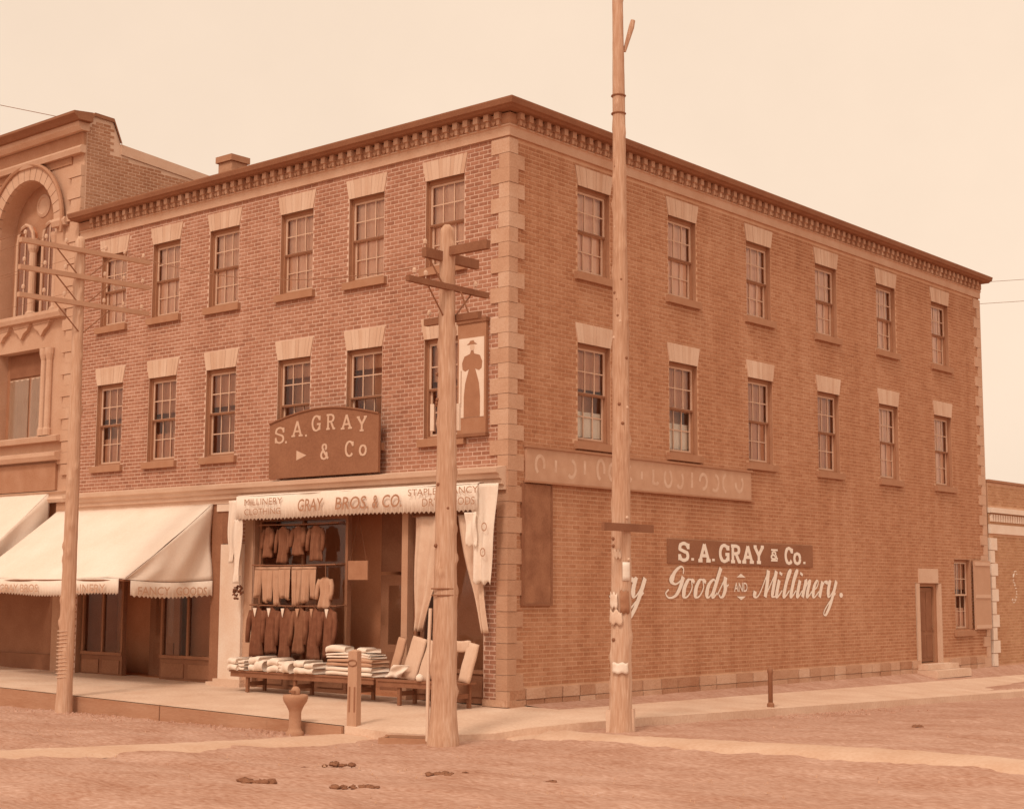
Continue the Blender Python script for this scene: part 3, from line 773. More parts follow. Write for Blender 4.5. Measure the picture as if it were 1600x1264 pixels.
# 6: upright sign with a dressed figure, beside the corner
s6 = MB().box(-1.17, -.47, -.085, -.012, 4.90, 7.03).build('upright_sign', mat('upright_sign_paint', .27, .04, 4))
tag(s6, 'tall upright sign showing a dark figure in a gown beside the corner quoins', 'sign')
MB().box(-1.13, -.51, -.092, -.0855, 5.22, 6.70).build('pale_field', mat('sign_pale_field', .82, .04, 4), s6)
def sil(half):
    return [(-x, z) for x, z in half]+[(x, z) for x, z in reversed(half)]
cx = -.80
gown = [(cx+x, z) for x, z in [(-.20, 5.225), (-.20, 5.6), (-.17, 5.85), (-.09, 6.08), (-.07, 6.12), (-.17, 6.08), (-.235, 6.12), (-.25, 6.24), (-.19, 6.36), (-.05, 6.40), (-.03, 6.46), (.03, 6.46), (.05, 6.40), (.19, 6.36), (.25, 6.24), (.235, 6.12), (.17, 6.08), (.07, 6.12), (.09, 6.08), (.17, 5.85), (.20, 5.6), (.20, 5.225)]]
FIG = mat('figure_paint', .24, .04, 6)
MB().prism(gown, -.0965, -.0925).build('gown_figure', FIG, s6)
MB().prism([(cx+.055*math.cos(a*.5236), 6.52+.07*math.sin(a*.5236)) for a in range(12)], -.0965, -.0925).build('figure_head', mat('figure_face', .62, .05, 6), s6)
MB().prism([(cx-.13, 6.575), (cx+.12, 6.575), (cx+.06, 6.605), (cx+.03, 6.65), (cx-.05, 6.64), (cx-.07, 6.605)], -.0985, -.0935).build('figure_hat', FIG, s6)
MB().box(cx-.28, cx-.265, -.0965, -.0925, 5.42, 6.1).build('parasol', FIG, s6)
MB().box(-1.19, -.45, -.11, -.01, 6.98, 7.06).box(-1.19, -.45, -.11, -.01, 4.86, 4.92).build('sign_moulding', DARKW, s6)

# ------------------------------------------------------------------ awnings
def scallop(x, p=.11): return .045*abs(math.sin(math.pi*x/p))
def valance(fn_top, drop, length, n):
    """hanging strip with a pinked lower edge; fn_top(s) -> point; s in metres"""
    mb = MB(); rows = []
    for i in range(n+1):
        s_ = length*i/n; p = Vector(fn_top(s_)); d_ = drop-scallop(s_)
        rows += [p, p-Vector((0, 0, d_*.5)), p-Vector((0, 0, d_))]
    return mb.add(rows, [(i*3+k, i*3+k+1, (i+1)*3+k+1, (i+1)*3+k) for i in range(n) for k in range(2)])
def big_awning(x0, x1, ztop, zbar, dep, label, words, phase):
    root = empty('awning', (x1, 0, 0)); tag(root, label, 'awning', 'drop awnings along the front street')
    def P(x, y, z): return (x-x1, y, z)
    L_ = x1-x0
    def roof(s_, t_):
        x = x0+L_*s_; y = -.08-dep*t_
        sag = -.025*math.sin(math.pi*t_)+.03*math.sin(s_*9+phase)*t_
        hip = max(0, (s_-(1-.9/L_))*L_/.9)            # soft fold towards the corner
        sag += -.04*hip*math.sin(math.pi*t_)*math.sin(hip*9)
        sag += .014*abs(math.sin(math.pi*x/.78))*math.sin(math.pi*t_)+.012*noise.noise((x*2.2, t_*5, phase))
        return P(x, y, ztop+(zbar-ztop)*t_+sag)
    MB().grid(roof, 110, 24).build('canvas_top', CANVAS, root, smooth=True, solid=.006)
    def flap(s_, t_):                                 # closed end: triangle from wall to bar
        yy = -.08-dep*t_
        zt = ztop+(zbar-ztop)*t_-.025*math.sin(math.pi*t_)-.04*math.sin(math.pi*t_)*math.sin(9)
        zb = zbar-.05*math.sin(math.pi*t_)
        z = zt+(zb-zt)*s_
        fold = (.06*math.sin(t_*7-s_*3.5+phase)+.035*math.sin(t_*15-s_*5))*min(1, s_*1.6)
        return P(x1+.01+fold, yy, z)
    MB().grid(flap, 14, 40).build('end_flap', CANVAS, root, smooth=True, solid=.006)
    f = lambda s_: P(x0+s_, -.08-dep-.012-.02*math.sin(s_*2.3+phase), zbar+.03*math.sin((s_/L_)*9+phase)-.005)
    v = valance(f, .34, L_-.16, int(L_/.022)).build('front_valance', CANVAS, root, smooth=True, solid=.005)
    g = lambda s_: P(x1+.03+(.06*math.sin((s_/dep)*7-3.5+phase)+.035*math.sin((s_/dep)*15-5)), -.10-s_, zbar-.05*math.sin(math.pi*s_/dep)-.012)
    v2 = valance(g, .34, dep-.14, int(dep/.022)).build('end_valance', CANVAS, root, smooth=True, solid=.005)
    MB().tube([P(x0, -.08-dep+.01, zbar-.02), P(x1-.02, -.08-dep+.01, zbar-.02)], .022, 6).build('front_bar', DARKW, root)
    for x in (x0+.1, x1-.1): MB().tube([P(x, -.0, zbar-.05), P(x, -.08-dep+.02, zbar-.03)], .016, 6).build('side_arm', IRON, root)
    for s_, x, w_ in words[0]:
        text('lettering', s_, x-x1, -.08-dep-.065, zbar-.27, w_, .17, INKL, root, bold=.01)
    for s_, y, w_ in words[1]:
        o = text('lettering', s_, .16, y, zbar-.32, w_, .17, INKL, root, bold=.01); o.rotation_euler = (0, 0, RZ)
    return root
INKL = mat('faint_lettering', .50, .04, 6)
big_awning(-14.10, -8.25, 3.88, 2.25, 2.2, 'wide cream canvas awning let down over the shop left of the pale pilaster', ([('GRAY BROS', -12.75, 1.5), ('MILLINERY', -10.35, 1.55)], [('FANCY', -2.05, .8), ('GOODS', -1.1, .8)]), 0.)
big_awning(-19.5, -14.45, 4.36, 2.4, 2.2, 'cream canvas awning of the neighbouring shop, cut by the left edge', ([], []), 1.7)
# furled awning over the right shop: roll, lettered valance and bunched ends
aw = empty('awning', (-3.6, -.2, 3.9)); tag(aw, 'furled awning with GRAY BROS. & CO. valance over the goods display', 'awning')
X0 = -7.10+3.6; YV = -.385+.2
L_ = 6.72
fv = lambda s_: (X0+s_, YV-.015*math.sin(s_*1.9)-.012*math.sin(s_*5.1), .065-.012*math.sin(s_*1.3))
v = valance(fv, .50, L_, int(L_/.02)).build('front_valance', CANVAS, aw, smooth=True, solid=.006)
MB().grid(lambda s_, t_: (X0+L_*s_, YV+.005+.17*t_, .065+.03*math.sin(t_*3)), 20, 4).build('canvas_top', CANVAS, aw, smooth=True, solid=.006)
MB().tube([(X0, .03, -.12), (X0+L_, .03, -.12)], .085, 10).build('canvas_roll', CANVAS, aw)
INK2 = mat('valance_ink', .30, .05, 6)
yl = YV-.060
def at(px): return {388: -6.77, 450: -5.60, 475: -5.13, 515: -4.39, 537: -3.98, 585: -3.10, 595: -2.92, 635: -2.20, 642: -2.07, 758: -.20}[px]+3.6
text('lettering', 'MILLINERY', -6.77+3.6, yl, -.13, 1.17, .13, INK2, aw)
text('lettering', 'CLOTHING', -6.77+3.6, yl, -.33, 1.12, .13, INK2, aw)
for s_, x, w_ in (('GRAY', -5.13, .74), ('BROS.', -4.05, .92), ('&', -3.02, .16), ('CO.', -2.75, .52)): text('lettering', s_, x+3.6, yl, -.30, w_, .245, INK2, aw, bold=.01, shear=.12)
text('lettering', 'STAPLE & FANCY', -2.07+3.6, yl, -.105, 1.75, .125, INK2, aw)
text('lettering', 'DRY', -1.70+3.6, yl, -.31, .42, .14, INK2, aw); text('lettering', 'GOODS', -1.14+3.6, yl, -.31, .74, .14, INK2, aw)
def hang(name, top, bot, ztop, zbot, y, parent, material, n=5, amp=.035, seed=0, edge=0.):
    """gathered cloth: top=(xa,xb), bot=(xa,xb)"""
    def fn(s_, t_):
        tt = t_**1.15
        xa = top[0]+(bot[0]-top[0])*tt; xb = top[1]+(bot[1]-top[1])*tt
        x = xa+(xb-xa)*s_
        return (x, y+amp*math.sin(s_*n*6.28+seed)*(.4+.6*t_)+.02*math.sin(t_*7+seed+s_*4), ztop+(zbot-ztop)*t_+edge*math.sin(s_*25)*(t_ > .99))
    return MB().grid(fn, 40, 26).build(name, material, parent, smooth=True, solid=.006)
hang('left_gathered_end', (-7.46+3.6, -6.95+3.6), (-7.42+3.6, -7.20+3.6), .0, -1.30, -.12, aw, CANVAS, 1.6, .04, 1)
hang('left_gathered_end', (-7.22+3.6, -6.90+3.6), (-7.18+3.6, -6.98+3.6), -.40, -1.72, -.16, aw, CANVAS, 1.3, .04, 2)
hang('right_gathered_end', (-.56+3.6, .05+3.6), (-.46+3.6, -.14+3.6), .06, -1.72, -.14, aw, CANVAS, 1.8, .045, 4, .03)
hang('right_gathered_end', (-.66+3.6, -.40+3.6), (-.60+3.6, -.38+3.6), -.45, -1.05, -.20, aw, CANVAS, 1.2, .035, 5, .03)
for sx, sz in ((-.24, -.80), (-.27, -1.25)):
    text('lettering', 'O', sx+3.6, -.24, sz, .13, .16, INK2, aw)

# ------------------------------------------------------------------ goods displayed outside the shop
CL_D = mat('dark_cloth', .03, .06, 9, fine=.06, col_mul=(.95, .9, .9))
CL_M = mat('brown_cloth', .06, .05, 9, fine=.05)
CL_P = mat('pale_cloth', .42, .05, 6, fine=.03)
CL_W = mat('white_goods', .86, .05, 5, fine=.03)
CL_T = mat('tan_cloth', .62, .05, 3, stretch=(1, 1, .3))
def coat(w, h, d=.11, seed=0, material=None):
    """hanging jacket: shaped body with two sleeves, one closed surface each"""
    mb = MB()
    prof = [(0, .16), (.04, .30), (.10, .48), (.2, .46), (.45, .40), (.7, .46), (1, .52)]
    def wd(t):
        for (a, wa), (b, wb) in zip(prof, prof[1:]):
            if t <= b: return wa+(wb-wa)*(t-a)/(b-a)
        return prof[-1][1]
    n, rows = 36, 14; o = []; fs = []
    for j in range(rows+1):
        t = j/rows; ww = wd(t)*w*.86
        for k in range(n):
            an = 2*math.pi*k/n
            o.append((ww*math.cos(an)+.01*math.sin(t*9+seed), d*(.42+.3*t)*math.sin(an)*(1+.35*math.sin(an*7+seed+t*2)*(.3+t)+.2*math.sin(an*3+seed)), -h*t+.012*math.sin(an*4+seed)*(j == rows)))
    for j in range(rows):
        for k in range(n): fs.append((j*n+k, j*n+(k+1) % n, (j+1)*n+(k+1) % n, (j+1)*n+k))
    fs += [tuple(range(n)), tuple(range(rows*n, (rows+1)*n))]
    mb.add(o, fs)
    for sg in (-1, 1):
        mb.tube([(sg*w*.38, 0, -h*.08), (sg*w*.50, -.01, -h*.28), (sg*w*.53, -.03, -h*.52), (sg*w*.50, -.05, -h*.72)], [w*.13, w*.14, w*.12, w*.10], 10)
    return mb
def trousers(w, h, d=.07, seed=0):
    """knickers hung by the waist: waistband and two flat creased legs"""
    mb = MB()
    mb.box(-w*.46, w*.46, -.022, .022, -h*.09, 0)
    for sg in (-1, 1):
        hl = h*(1+.10*math.sin(seed*2.3+sg)); sk = .10*math.sin(seed*1.7+sg*2)
        n, rows = 14, 10; o = []
        for side in (-1, 1):
            for j in range(rows+1):
                t = j/rows
                xi = sg*w*(.0+.10*t); xo = sg*w*(.48+.02*t-.05*t*t)
                for i in range(n+1):
                    q = i/n; x = xi+(xo-xi)*q+sk*t*t*w
                    y = side*(.020+.018*math.sin(math.pi*q))+.016*math.sin(q*11+seed+t*2)*(.3+t)
                    o.append((x, y, -h*.085-(hl-h*.085)*t+.02*math.sin(q*7+seed)*(j == rows)))
        m_ = (n+1)*(rows+1)
        fs = [(k*m_+j*(n+1)+i, k*m_+j*(n+1)+i+1, k*m_+(j+1)*(n+1)+i+1, k*m_+(j+1)*(n+1)+i) for k in range(2) for j in range(rows) for i in range(n)]
        fs += [(j*(n+1)+e, (j+1)*(n+1)+e, m_+(j+1)*(n+1)+e, m_+j*(n+1)+e) for j in range(rows) for e in (0, n)]
        fs += [(rows*(n+1)+i, rows*(n+1)+i+1, m_+rows*(n+1)+i+1, m_+rows*(n+1)+i) for i in range(n)]
        mb.add(o, fs)
    return mb
def rail(x0, x1, y, z, label):
    o = MB().tube([(x0, y, z), ((x0+x1)/2, y, z-.015), (x1, y, z)], .016, 6).build('hanging_rail', DARKW)
    for x in (x0+.02, x1-.02): MB().tube([(x, y, z), (x, .13, z+.02)], .012, 6).build('rail_bracket', IRON, o)
    tag(o, label, 'rail'); return o
GY = -.17
rail(-6.80, -4.35, GY+.12, 3.38, 'upper rod holding dim brown coats in the shop window')
rail(-6.80, -4.30, GY, 2.55, 'middle rod holding the pale knickers outside the shop window')
rail(-6.85, -4.25, GY, 1.74, 'lower rod holding the dark suits above the bench of folded cloth')
ORD = ['first', 'second', 'third', 'fourth', 'fifth', 'sixth', 'seventh']
def hook(parent, z=.03): MB().tube([(0, 0, -.01), (0, 0, z), (.015, 0, z+.02)], .006, 5).build('hook', IRON, parent)
for i in range(4):
    o = coat((.40, .33, .44, .36)[i], (.62, .74, .58, .70)[i], seed=i*2.1).build('hanging_coat', CL_M, None, (-6.45+(0, .46, .93, 1.45)[i], GY+.12, 3.33), random.uniform(-.3, .3), smooth=True); hook(o)
    tag(o, ORD[i]+' dim brown coat from the pilaster on the upper rod', 'coat', 'coats on the upper rod')
for i in range(5):
    o = trousers((.36, .40, .33, .30, .38)[i], (.66, .70, .60, .72, .64)[i], seed=i*3).build('hanging_knickers', CL_P, None, (-6.50+i*.365, GY, 2.51), random.uniform(-.15, .15), smooth=True); hook(o)
    tag(o, ORD[i]+' pale pair of knickers from the pilaster on the middle rod', 'trousers', 'pale knickers on the middle rod')
o = coat(.36, .60, seed=9).build('hanging_vest', mat('dim_cloth', .42, .05, 6), None, (-4.58, GY, 2.30), .1, smooth=True); hook(o, .25); tag(o, 'dull waistcoat hanging right of the pale knickers', 'waistcoat')
for i in range(6):
    o = coat((.44, .38, .42, .36, .46, .38)[i], (1.0, .92, 1.06, .90, 1.02, .96)[i], seed=i*1.7+4).build('hanging_suit', CL_D if i not in (3,) else CL_M, None, (-6.58+i*.43, GY-.02, 1.70), random.uniform(-.2, .2), smooth=True); hook(o)
    MB().prism([(-.055, -.02), (.055, -.02), (0, -.20)], -.078, -.066).build('shirt_front', CL_W if i in (0, 1, 2, 5) else CL_P, o)
    tag(o, ORD[i]+' dark suit from the pilaster on the lower rod', 'suit', 'dark suits on the lower rod')
# bench with folded goods
def bench(x0, x1, y0, y1, zt, legs, label):
    o = empty('display_bench', ((x0+x1)/2, (y0+y1)/2, 0)); ox, oy = o.location.x, o.location.y
    nb = 3; w_ = (y1-y0)/nb
    for i in range(nb): MB().box(x0-ox, x1-ox, y0+i*w_-oy, y0+(i+1)*w_-.012-oy, zt-.035, zt+random.uniform(-.003, .003)).build('top_board', DARKW, o)
    for lx in legs:
        for ly in (y0+.05, y1-.07):
            zf = wz(lx)+(ez(lx)-wz(lx))*(ly/EDGE)
            MB().box(lx-.035-ox, lx+.035-ox, ly-oy, ly+.05-oy, zf-.005, zt-.037).build('leg', DARKW, o)
        MB().box(lx-.02-ox, lx+.02-ox, y0+.105-oy, y1-.075-oy, .16, .24).build('stretcher', DARKW, o)
    MB().box(x0+.03-ox, x1-.03-ox, y0+.02-oy, y0+.045-oy, zt-.13, zt-.037).build('apron', DARKW, o)
    tag(o, label, 'bench'); return o
bench(-6.55, -2.42, -.92, -.36, .46, (-6.05, -4.65, -2.95), 'long low bench of folded white goods outside the shop window')
bench(-2.36, -.36, -.92, -.40, .44, (-1.83, -.50), 'short low bench carrying the leaning cloth bolts near the corner')
def folded(w, d_, h, layers, seed):
    """folded cloth: stacked soft layers with rounded front folds, one surface"""
    mb = MB(); rnd = random.Random(seed)
    z = 0
    for k in range(layers):
        hh = h/layers; off = rnd.uniform(-.015, .015); rr = hh/2
        prof = []
        for i in range(7):
            a = R(-90+180*i/6); prof.append((-d_/2-rr*math.cos(a)*.9, z+rr+rr*math.sin(a)*.96))
        prof += [(d_/2, z+hh*.96), (d_/2, z+.004)]
        n = 8; o = []; m_ = len(prof)
        for i in range(n+1):
            s_ = i/n; x = -w/2+w*s_+off
            dz = .012*math.sin(s_*6+seed+k)-.02*((s_-.5)*2)**4
            o += [(x, y+.008*math.sin(s_*9+k), zz+dz*(zz-z > .01)) for y, zz in prof]
        fs = [(i*m_+q, i*m_+(q+1) % m_, (i+1)*m_+(q+1) % m_, (i+1)*m_+q) for i in range(n) for q in range(m_)]
        fs += [tuple(range(m_)), tuple(range(n*m_, (n+1)*m_))[::-1]]
        mb.add(o, fs); z += hh
    return mb
FW = ['plain', 'loosely folded', 'neat', 'thick', 'slumped', 'narrow', 'flat', 'creased', 'tall']
for i in range(9):
    h = (.24, .20, .28, .22, .26, .20, .22, .25, .21)[i]
    o = folded(.27, .50, h, (2, 3, 2, 1, 2, 3, 1, 2, 2)[i], i).build('folded_cloth', CL_W, None, (-6.40+i*.285, -.66+random.uniform(-.05, .02), .463), random.uniform(-.25, .25), smooth=True)
    tag(o, ('%s folded white cloth on the long bench, %s from its left end' % (FW[i], (ORD+['eighth', 'ninth'])[i])).replace('folded folded', 'folded'), 'folded cloth', 'folded white goods on the bench')
z = .463
for i, (x, w_, h, lab) in enumerate(((-3.12, 1.28, .17, 'lowest folded blanket of the pile at the right end of the long bench'), (-3.10, 1.22, .15, 'middle folded blanket of the pile at the right end of the long bench'), (-3.16, 1.15, .10, 'topmost folded blanket of the pile at the right end of the long bench'))):
    o = folded(w_, .42, h, 2, 20+i).build('folded_blanket', CL_W if i != 1 else CL_P, None, (x, -.66, z), .03*(i-1), smooth=True); z += h+.004
    tag(o, lab, 'blanket', 'pile of blankets')
o = folded(.42, .30, .12, 1, 31).build('folded_cloth', CL_W, None, (-3.58, -.66, z), .3, smooth=True); tag(o, 'crumpled white cloth on the left of the blanket pile', 'folded cloth')
o = folded(.32, .30, .09, 1, 32).build('folded_cloth', CL_W, None, (-2.80, -.66, z), -.2, smooth=True); tag(o, 'small white cloth on the right of the blanket pile', 'folded cloth')
def bolt(name, x, w, h, tilt, material, label, z=.445, y=-.62, t=.085, lean=.20, flat=0):
    mb = MB(); n = 14; o = []
    prof = []
    for i in range(n):
        a = 2*math.pi*i/n; cx_, cy_ = math.cos(a), math.sin(a)
        prof.append((w/2*math.copysign(abs(cx_)**.45, cx_), t/2*math.copysign(abs(cy_)**.6, cy_)))
    rows = 10
    for j in range(rows+1):
        tt = j/rows; k = 1-.06*(abs(tt-.5)*2)**6
        o += [(px_*k+.004*math.sin(tt*12), py_*k, h*tt) for px_, py_ in prof]
    fs = [(j*n+i, j*n+(i+1) % n, (j+1)*n+(i+1) % n, (j+1)*n+i) for j in range(rows) for i in range(n)]+[tuple(range(n))[::-1], tuple(range(rows*n, (rows+1)*n))]
    ob = mb.add(o, fs).build(name, material, None, (x, y, z), 0, smooth=True)
    ob.rotation_euler = (-lean, tilt, 0)
    MB().obox((0, 0, h*.5), (w*.16, 0, 0), (0, t*.22, 0), (0, 0, h*.515)).build('core_board', PANEL, ob)
    tag(ob, label, 'cloth bolt', 'bolts of cloth leaning on the short bench'); return ob
bolt('cloth_bolt', -2.24, .20, .76, .16, mat('brown_bolt', .44, .04, 4), 'narrow brownish bolt of cloth, leftmost on the short bench')
bolt('cloth_bolt', -1.83, .36, .78, .20, CL_T, 'wide pale bolt of cloth with its end trailing left')
bolt('cloth_bolt', -1.46, .30, .72, .24, CL_T, 'pale bolt of cloth just left of the thick pole')
bolt('cloth_bolt', -.92, .26, .74, .12, CL_T, 'pale bolt of cloth just right of the thick pole')
bolt('cloth_bolt', -.47, .26, .70, .16, CL_T, 'pale bolt of cloth standing nearest the corner wall')
ob = bolt('cloth_bolt', -.93, .20, .50, 1.50, CL_T, 'short bolt of cloth laid across the two bolts nearest the corner', z=1.04, y=-.50, lean=0)
tr_ = hang('trailing_cloth', (-2.12, -1.72), (-2.34, -1.95), .70, .47, -.72, None, CL_W, 1.5, .03, 3); tag(tr_, 'loose end of white cloth spilling over the bench edge by the pale bolt', 'cloth')
sm_ = MB().lathe([(.0, 0), (.05, .005), (.075, .05), (.06, .10), (.02, .13), (0, .135)], (-1.25, -.93, .445), 12).build('cloth_bundle', CL_W, smooth=True); tag(sm_, 'small round white bundle on the bench edge beside the thick pole', 'bundle')
# draped lengths of cloth in front of the right-hand window
o = hang('draped_cloth', (-2.12, -1.20), (-2.14, -1.86), 3.42, 1.30, -.20, None, mat('drape_cloth', .66, .07, 5, fine=.04), 2.5, .05, 1); tag(o, 'patterned drape gathered to a point left of the thick pole', 'drape', 'drapes before the right shop window')
o = hang('draped_cloth', (-1.05, -.55), (-.42, -.30), 3.42, 1.30, -.20, None, MATS['drape_cloth'], 2.0, .04, 2); tag(o, 'patterned drape gathered to a point at the corner side of the window', 'drape', 'drapes before the right shop window')
o = MB().tube([(-2.2, -.18, 3.43), (-.5, -.18, 3.43)], .015, 6).build('drape_rod', DARKW); tag(o, 'thin rod carrying the two drapes under the furled awning', 'rod')
# dark bundle hung on the pilaster
hb = MB(); rnd = random.Random(5)
for k in range(26):
    a = rnd.uniform(0, 6.28); r_ = rnd.uniform(.05, .14)
    c = Vector((r_*math.cos(a), -.05+rnd.uniform(-.05, .05), r_*math.sin(a)))
    hb.tube([c, c+Vector((rnd.uniform(-.05, .05), rnd.uniform(-.04, .02), rnd.uniform(-.06, .05)))], [.028, .012], 6)
hb.tube([(0, .0, .14), (0, .0, .34)], .008, 5)
hb = hb.build('hanging_bundle', CL_D, None, (-7.10, -.24, 2.00)); tag(hb, 'small dark ragged bundle hanging at the foot of the left awning end', 'bundle')
# framed card in the doorway
o = MB().box(-4.10, -3.55, -.02, .0, 2.25, 2.62).build('hanging_card', mat('card', .25, .05, 6)); tag(o, 'dull rectangular card hanging in the shop doorway', 'card')
MB().tube([(-4.05, -.01, 2.62), (-3.82, -.01, 3.5), (-3.60, -.01, 2.62)], .004, 4).build('string', DARKW, o)

# ------------------------------------------------------------------ poles
def pole_mb(h, r0, r1, seed, flare=.0, bend=.0, top_round=True):
    mb = MB(); n, rows = 28, 150; o = []; rnd = random.Random(seed)
    knots = [(rnd.uniform(0, 6.28), rnd.uniform(.3, h-.3), rnd.uniform(.015, .04)) for _ in range(int(h*4))]
    for j in range(rows+1):
        t = j/rows; z = -.3+(h+.3)*t
        r_ = r0+(r1-r0)*t+flare*math.exp(-max(0, z)*3.5)
        if top_round and t > .985: r_ *= math.sqrt(max(.10, 1-((t-.985)/.0165)**2))
        for k in range(n):
            a = 2*math.pi*k/n
            rr = r_*(1+.06*noise.noise((math.cos(a)*1.5+seed, math.sin(a)*1.5, z*.9))+.05*noise.noise((math.cos(a)*5, math.sin(a)*5+seed, z*.6))+.03*noise.noise((math.cos(a)*3, math.sin(a)*3+seed, z*5)))
            for ka, kz, kr in knots:
                dz = (z-kz)/.07; da = ((a-ka+math.pi) % (2*math.pi)-math.pi)/.35
                if abs(dz) < 2 and abs(da) < 2: rr += kr*math.exp(-dz*dz-da*da)
            o.append((rr*math.cos(a)+bend*math.sin(t*2.6), rr*math.sin(a)+bend*.5*math.sin(t*3.4+1), z))
    fs = [(j*n+k, j*n+(k+1) % n, (j+1)*n+(k+1) % n, (j+1)*n+k) for j in range(rows) for k in range(n)]
    fs.append(tuple(range(rows*n, (rows+1)*n)))
    return mb.add(o, fs)
def insulator(parent, x, y, z):
    MB().lathe([(.008, 0), (.008, .05), (.03, .055), (.034, .10), (.022, .13), (0, .14)], (x, y, z), 8).build('insulator', mat('insulator_glass', .6, .03, 4, rough=.3), parent)
# left pole: three crossarms along y
pA = empty('utility_pole', (-7.68, -3.98, -.28)); tag(pA, 'slim utility pole with three long crossarms in front of the left awning', 'utility pole', 'utility poles')
MBp = pole_mb(9.2, .150, .095, 3, .02, .04)
MBp.build('post', POLE_L, pA, smooth=True)
for i, z in enumerate((8.90, 8.38, 7.85)):
    c = z
    MB().obox((.13, .08, c), (.045, 0, 0), (0, 1.48, .02), (0, 0, .045)).build('crossarm', ARM_L, pA)
    for sy in (-1, 1):
        MB().tube([(.15, sy*.62, c-.05), (.13, sy*.06, c-.55)], .014, 5).build('brace', IRON, pA)
    for y in (-1.3, -.85, -.4, .5, .95, 1.4): insulator(pA, .13, y, c+.05)
for k in range(13):     # iron wire wound round the foot
    MB().tube([(.150*math.cos(a*.5236), .150*math.sin(a*.5236), .68+k*.072+.01*math.sin(a*.5236)) for a in range(13)], .007, 5).build('wire_band', mat('wire_band', .66, .03, 5), pA)
# middle pole: thick, at the street corner
pB = empty('utility_pole', (1.78, -3.58, -.22)); tag(pB, 'thick rough pole with short crossarms at the street corner', 'utility pole', 'utility poles')
pole_mb(8.0, .205, .115, 11, .05, .03).build('post', POLE, pB, smooth=True)
MB().obox((.0, .10, 7.48), (.045, 0, 0), (0, .62, 0), (0, 0, .075)).build('crossarm', ARM, pB)
MB().obox((.42, -.03, 7.56), (.48, 0, 0), (0, .045, 0), (0, 0, .07)).build('crossarm', ARM, pB)
MB().obox((.12, -.08, 6.98), (.04, 0, 0), (0, .92, 0), (0, 0, .045)).build('crossarm', ARM, pB)
MB().obox((.0, .14, 6.52), (.58, 0, 0), (0, .045, 0), (0, 0, .055)).build('crossarm', ARM, pB)
for a, b in (((.12, -.55, 6.94), (.05, -.1, 6.5)), ((.12, .45, 6.94), (.05, .1, 6.5)), ((.35, .14, 6.56), (.3, .0, 6.9)), ((-.3, .14, 6.56), (-.1, .02, 6.85)), ((.0, -.4, 7.4), (.05, -.12, 7.0))): MB().tube([a, b], .014, 5).build('brace', IRON, pB)
for x, y, z in ((.12, -.85, 7.03), (.12, -.6, 7.03), (.12, .55, 7.03), (0, -.5, 7.56), (-.5, .14, 6.58)): insulator(pB, x, y, z)
for sx, sy in ((-.20, -.02), (.16, .17)): MB().obox((sx, sy-.05, 4.95), (.03, .01, 0), (-.01, .03, 0), (0, 0, .21)).build('pale_cleat', mat('pale_cleat', .80, .04, 5), pB)
MB().tube([(-.02+.215*math.cos(-2.3), .215*math.sin(-2.3), .0), (.225*math.cos(-2.3), .225*math.sin(-2.3), 1.3), (.20*math.cos(-2.3), .20*math.sin(-2.3), 2.0)], .028, 6).build('ground_wire_batten', mat('pale_batten', .74, .05, 5), pB)
for z in (2.20, 2.30): MB().tube([(.192*math.cos(a*.5236), .192*math.sin(a*.5236), z) for a in range(13)], .012, 5).build('iron_band', IRON, pB)
for k in range(10):
    an = random.uniform(3.4, 5.9); z = random.uniform(2.4, 6.2); r_ = .205-.011*z
    MB().lathe([(.0, -.04), (.032, -.02), (.030, .006), (.016, .02), (0, .024)], (0, 0, 0), 7).build('knot', mat('peg', .10, .04, 5), pB, (r_*math.cos(an), r_*math.sin(an), z)).rotation_euler = (0, math.pi/2, an)
# tall pole on the right
pC = empty('utility_pole', (2.98, -.68, -.20)); tag(pC, 'tall knotty pole rising past the cornice in front of the side wall', 'utility pole', 'utility poles')
pole_mb(13.6, .180, .082, 21, .03, .05).build('post', POLE, pC, smooth=True)
for z in (10.56, 10.25): MB().tube([(.113*math.cos(a*.5236)+.05*math.sin(2.1), .113*math.sin(a*.5236)+.5*.05*math.sin(3.4*.8+1), z) for a in range(13)], .018, 5).build('iron_band', IRON, pC)
MB().tube([(.10, .08, 11.35), (.20, .15, 11.78), (.22, .17, 11.90)], [.03, .05, .04], 7).build('stub_branch', POLE, pC)
MB().obox((.205, -.02, 3.28), (.03, 0, 0), (0, .68, 0), (0, 0, .062)).build('cross_board', ARM, pC)
MB().obox((.12, .13, .05), (.06, .03, 0), (-.02, .05, 0), (0, 0, .32)).build('foot_cleat', mat('foot_cleat', .66, .06, 5), pC)
MB().obox((-.10, -.10, .05), (.06, .03, 0), (-.02, .05, 0), (0, 0, .30)).build('foot_cleat', MATS['foot_cleat'], pC)
rk = random.Random(8)
for k in range(22):
    an = rk.uniform(4.3, 6.3); z = rk.uniform(.9, 9.8); r_ = .188-.0072*z
    MB().lathe([(.0, -.05), (.034, -.03), (.030, .0), (.016, .012), (0, .014)], (0, 0, 0), 7).build('knot', MATS['peg'] if k % 3 else MATS['foot_cleat'], pC, (r_*math.cos(an)+.04*math.sin(z*.19), r_*math.sin(an)+.02, z), 0).rotation_euler = (0, math.pi/2, an)
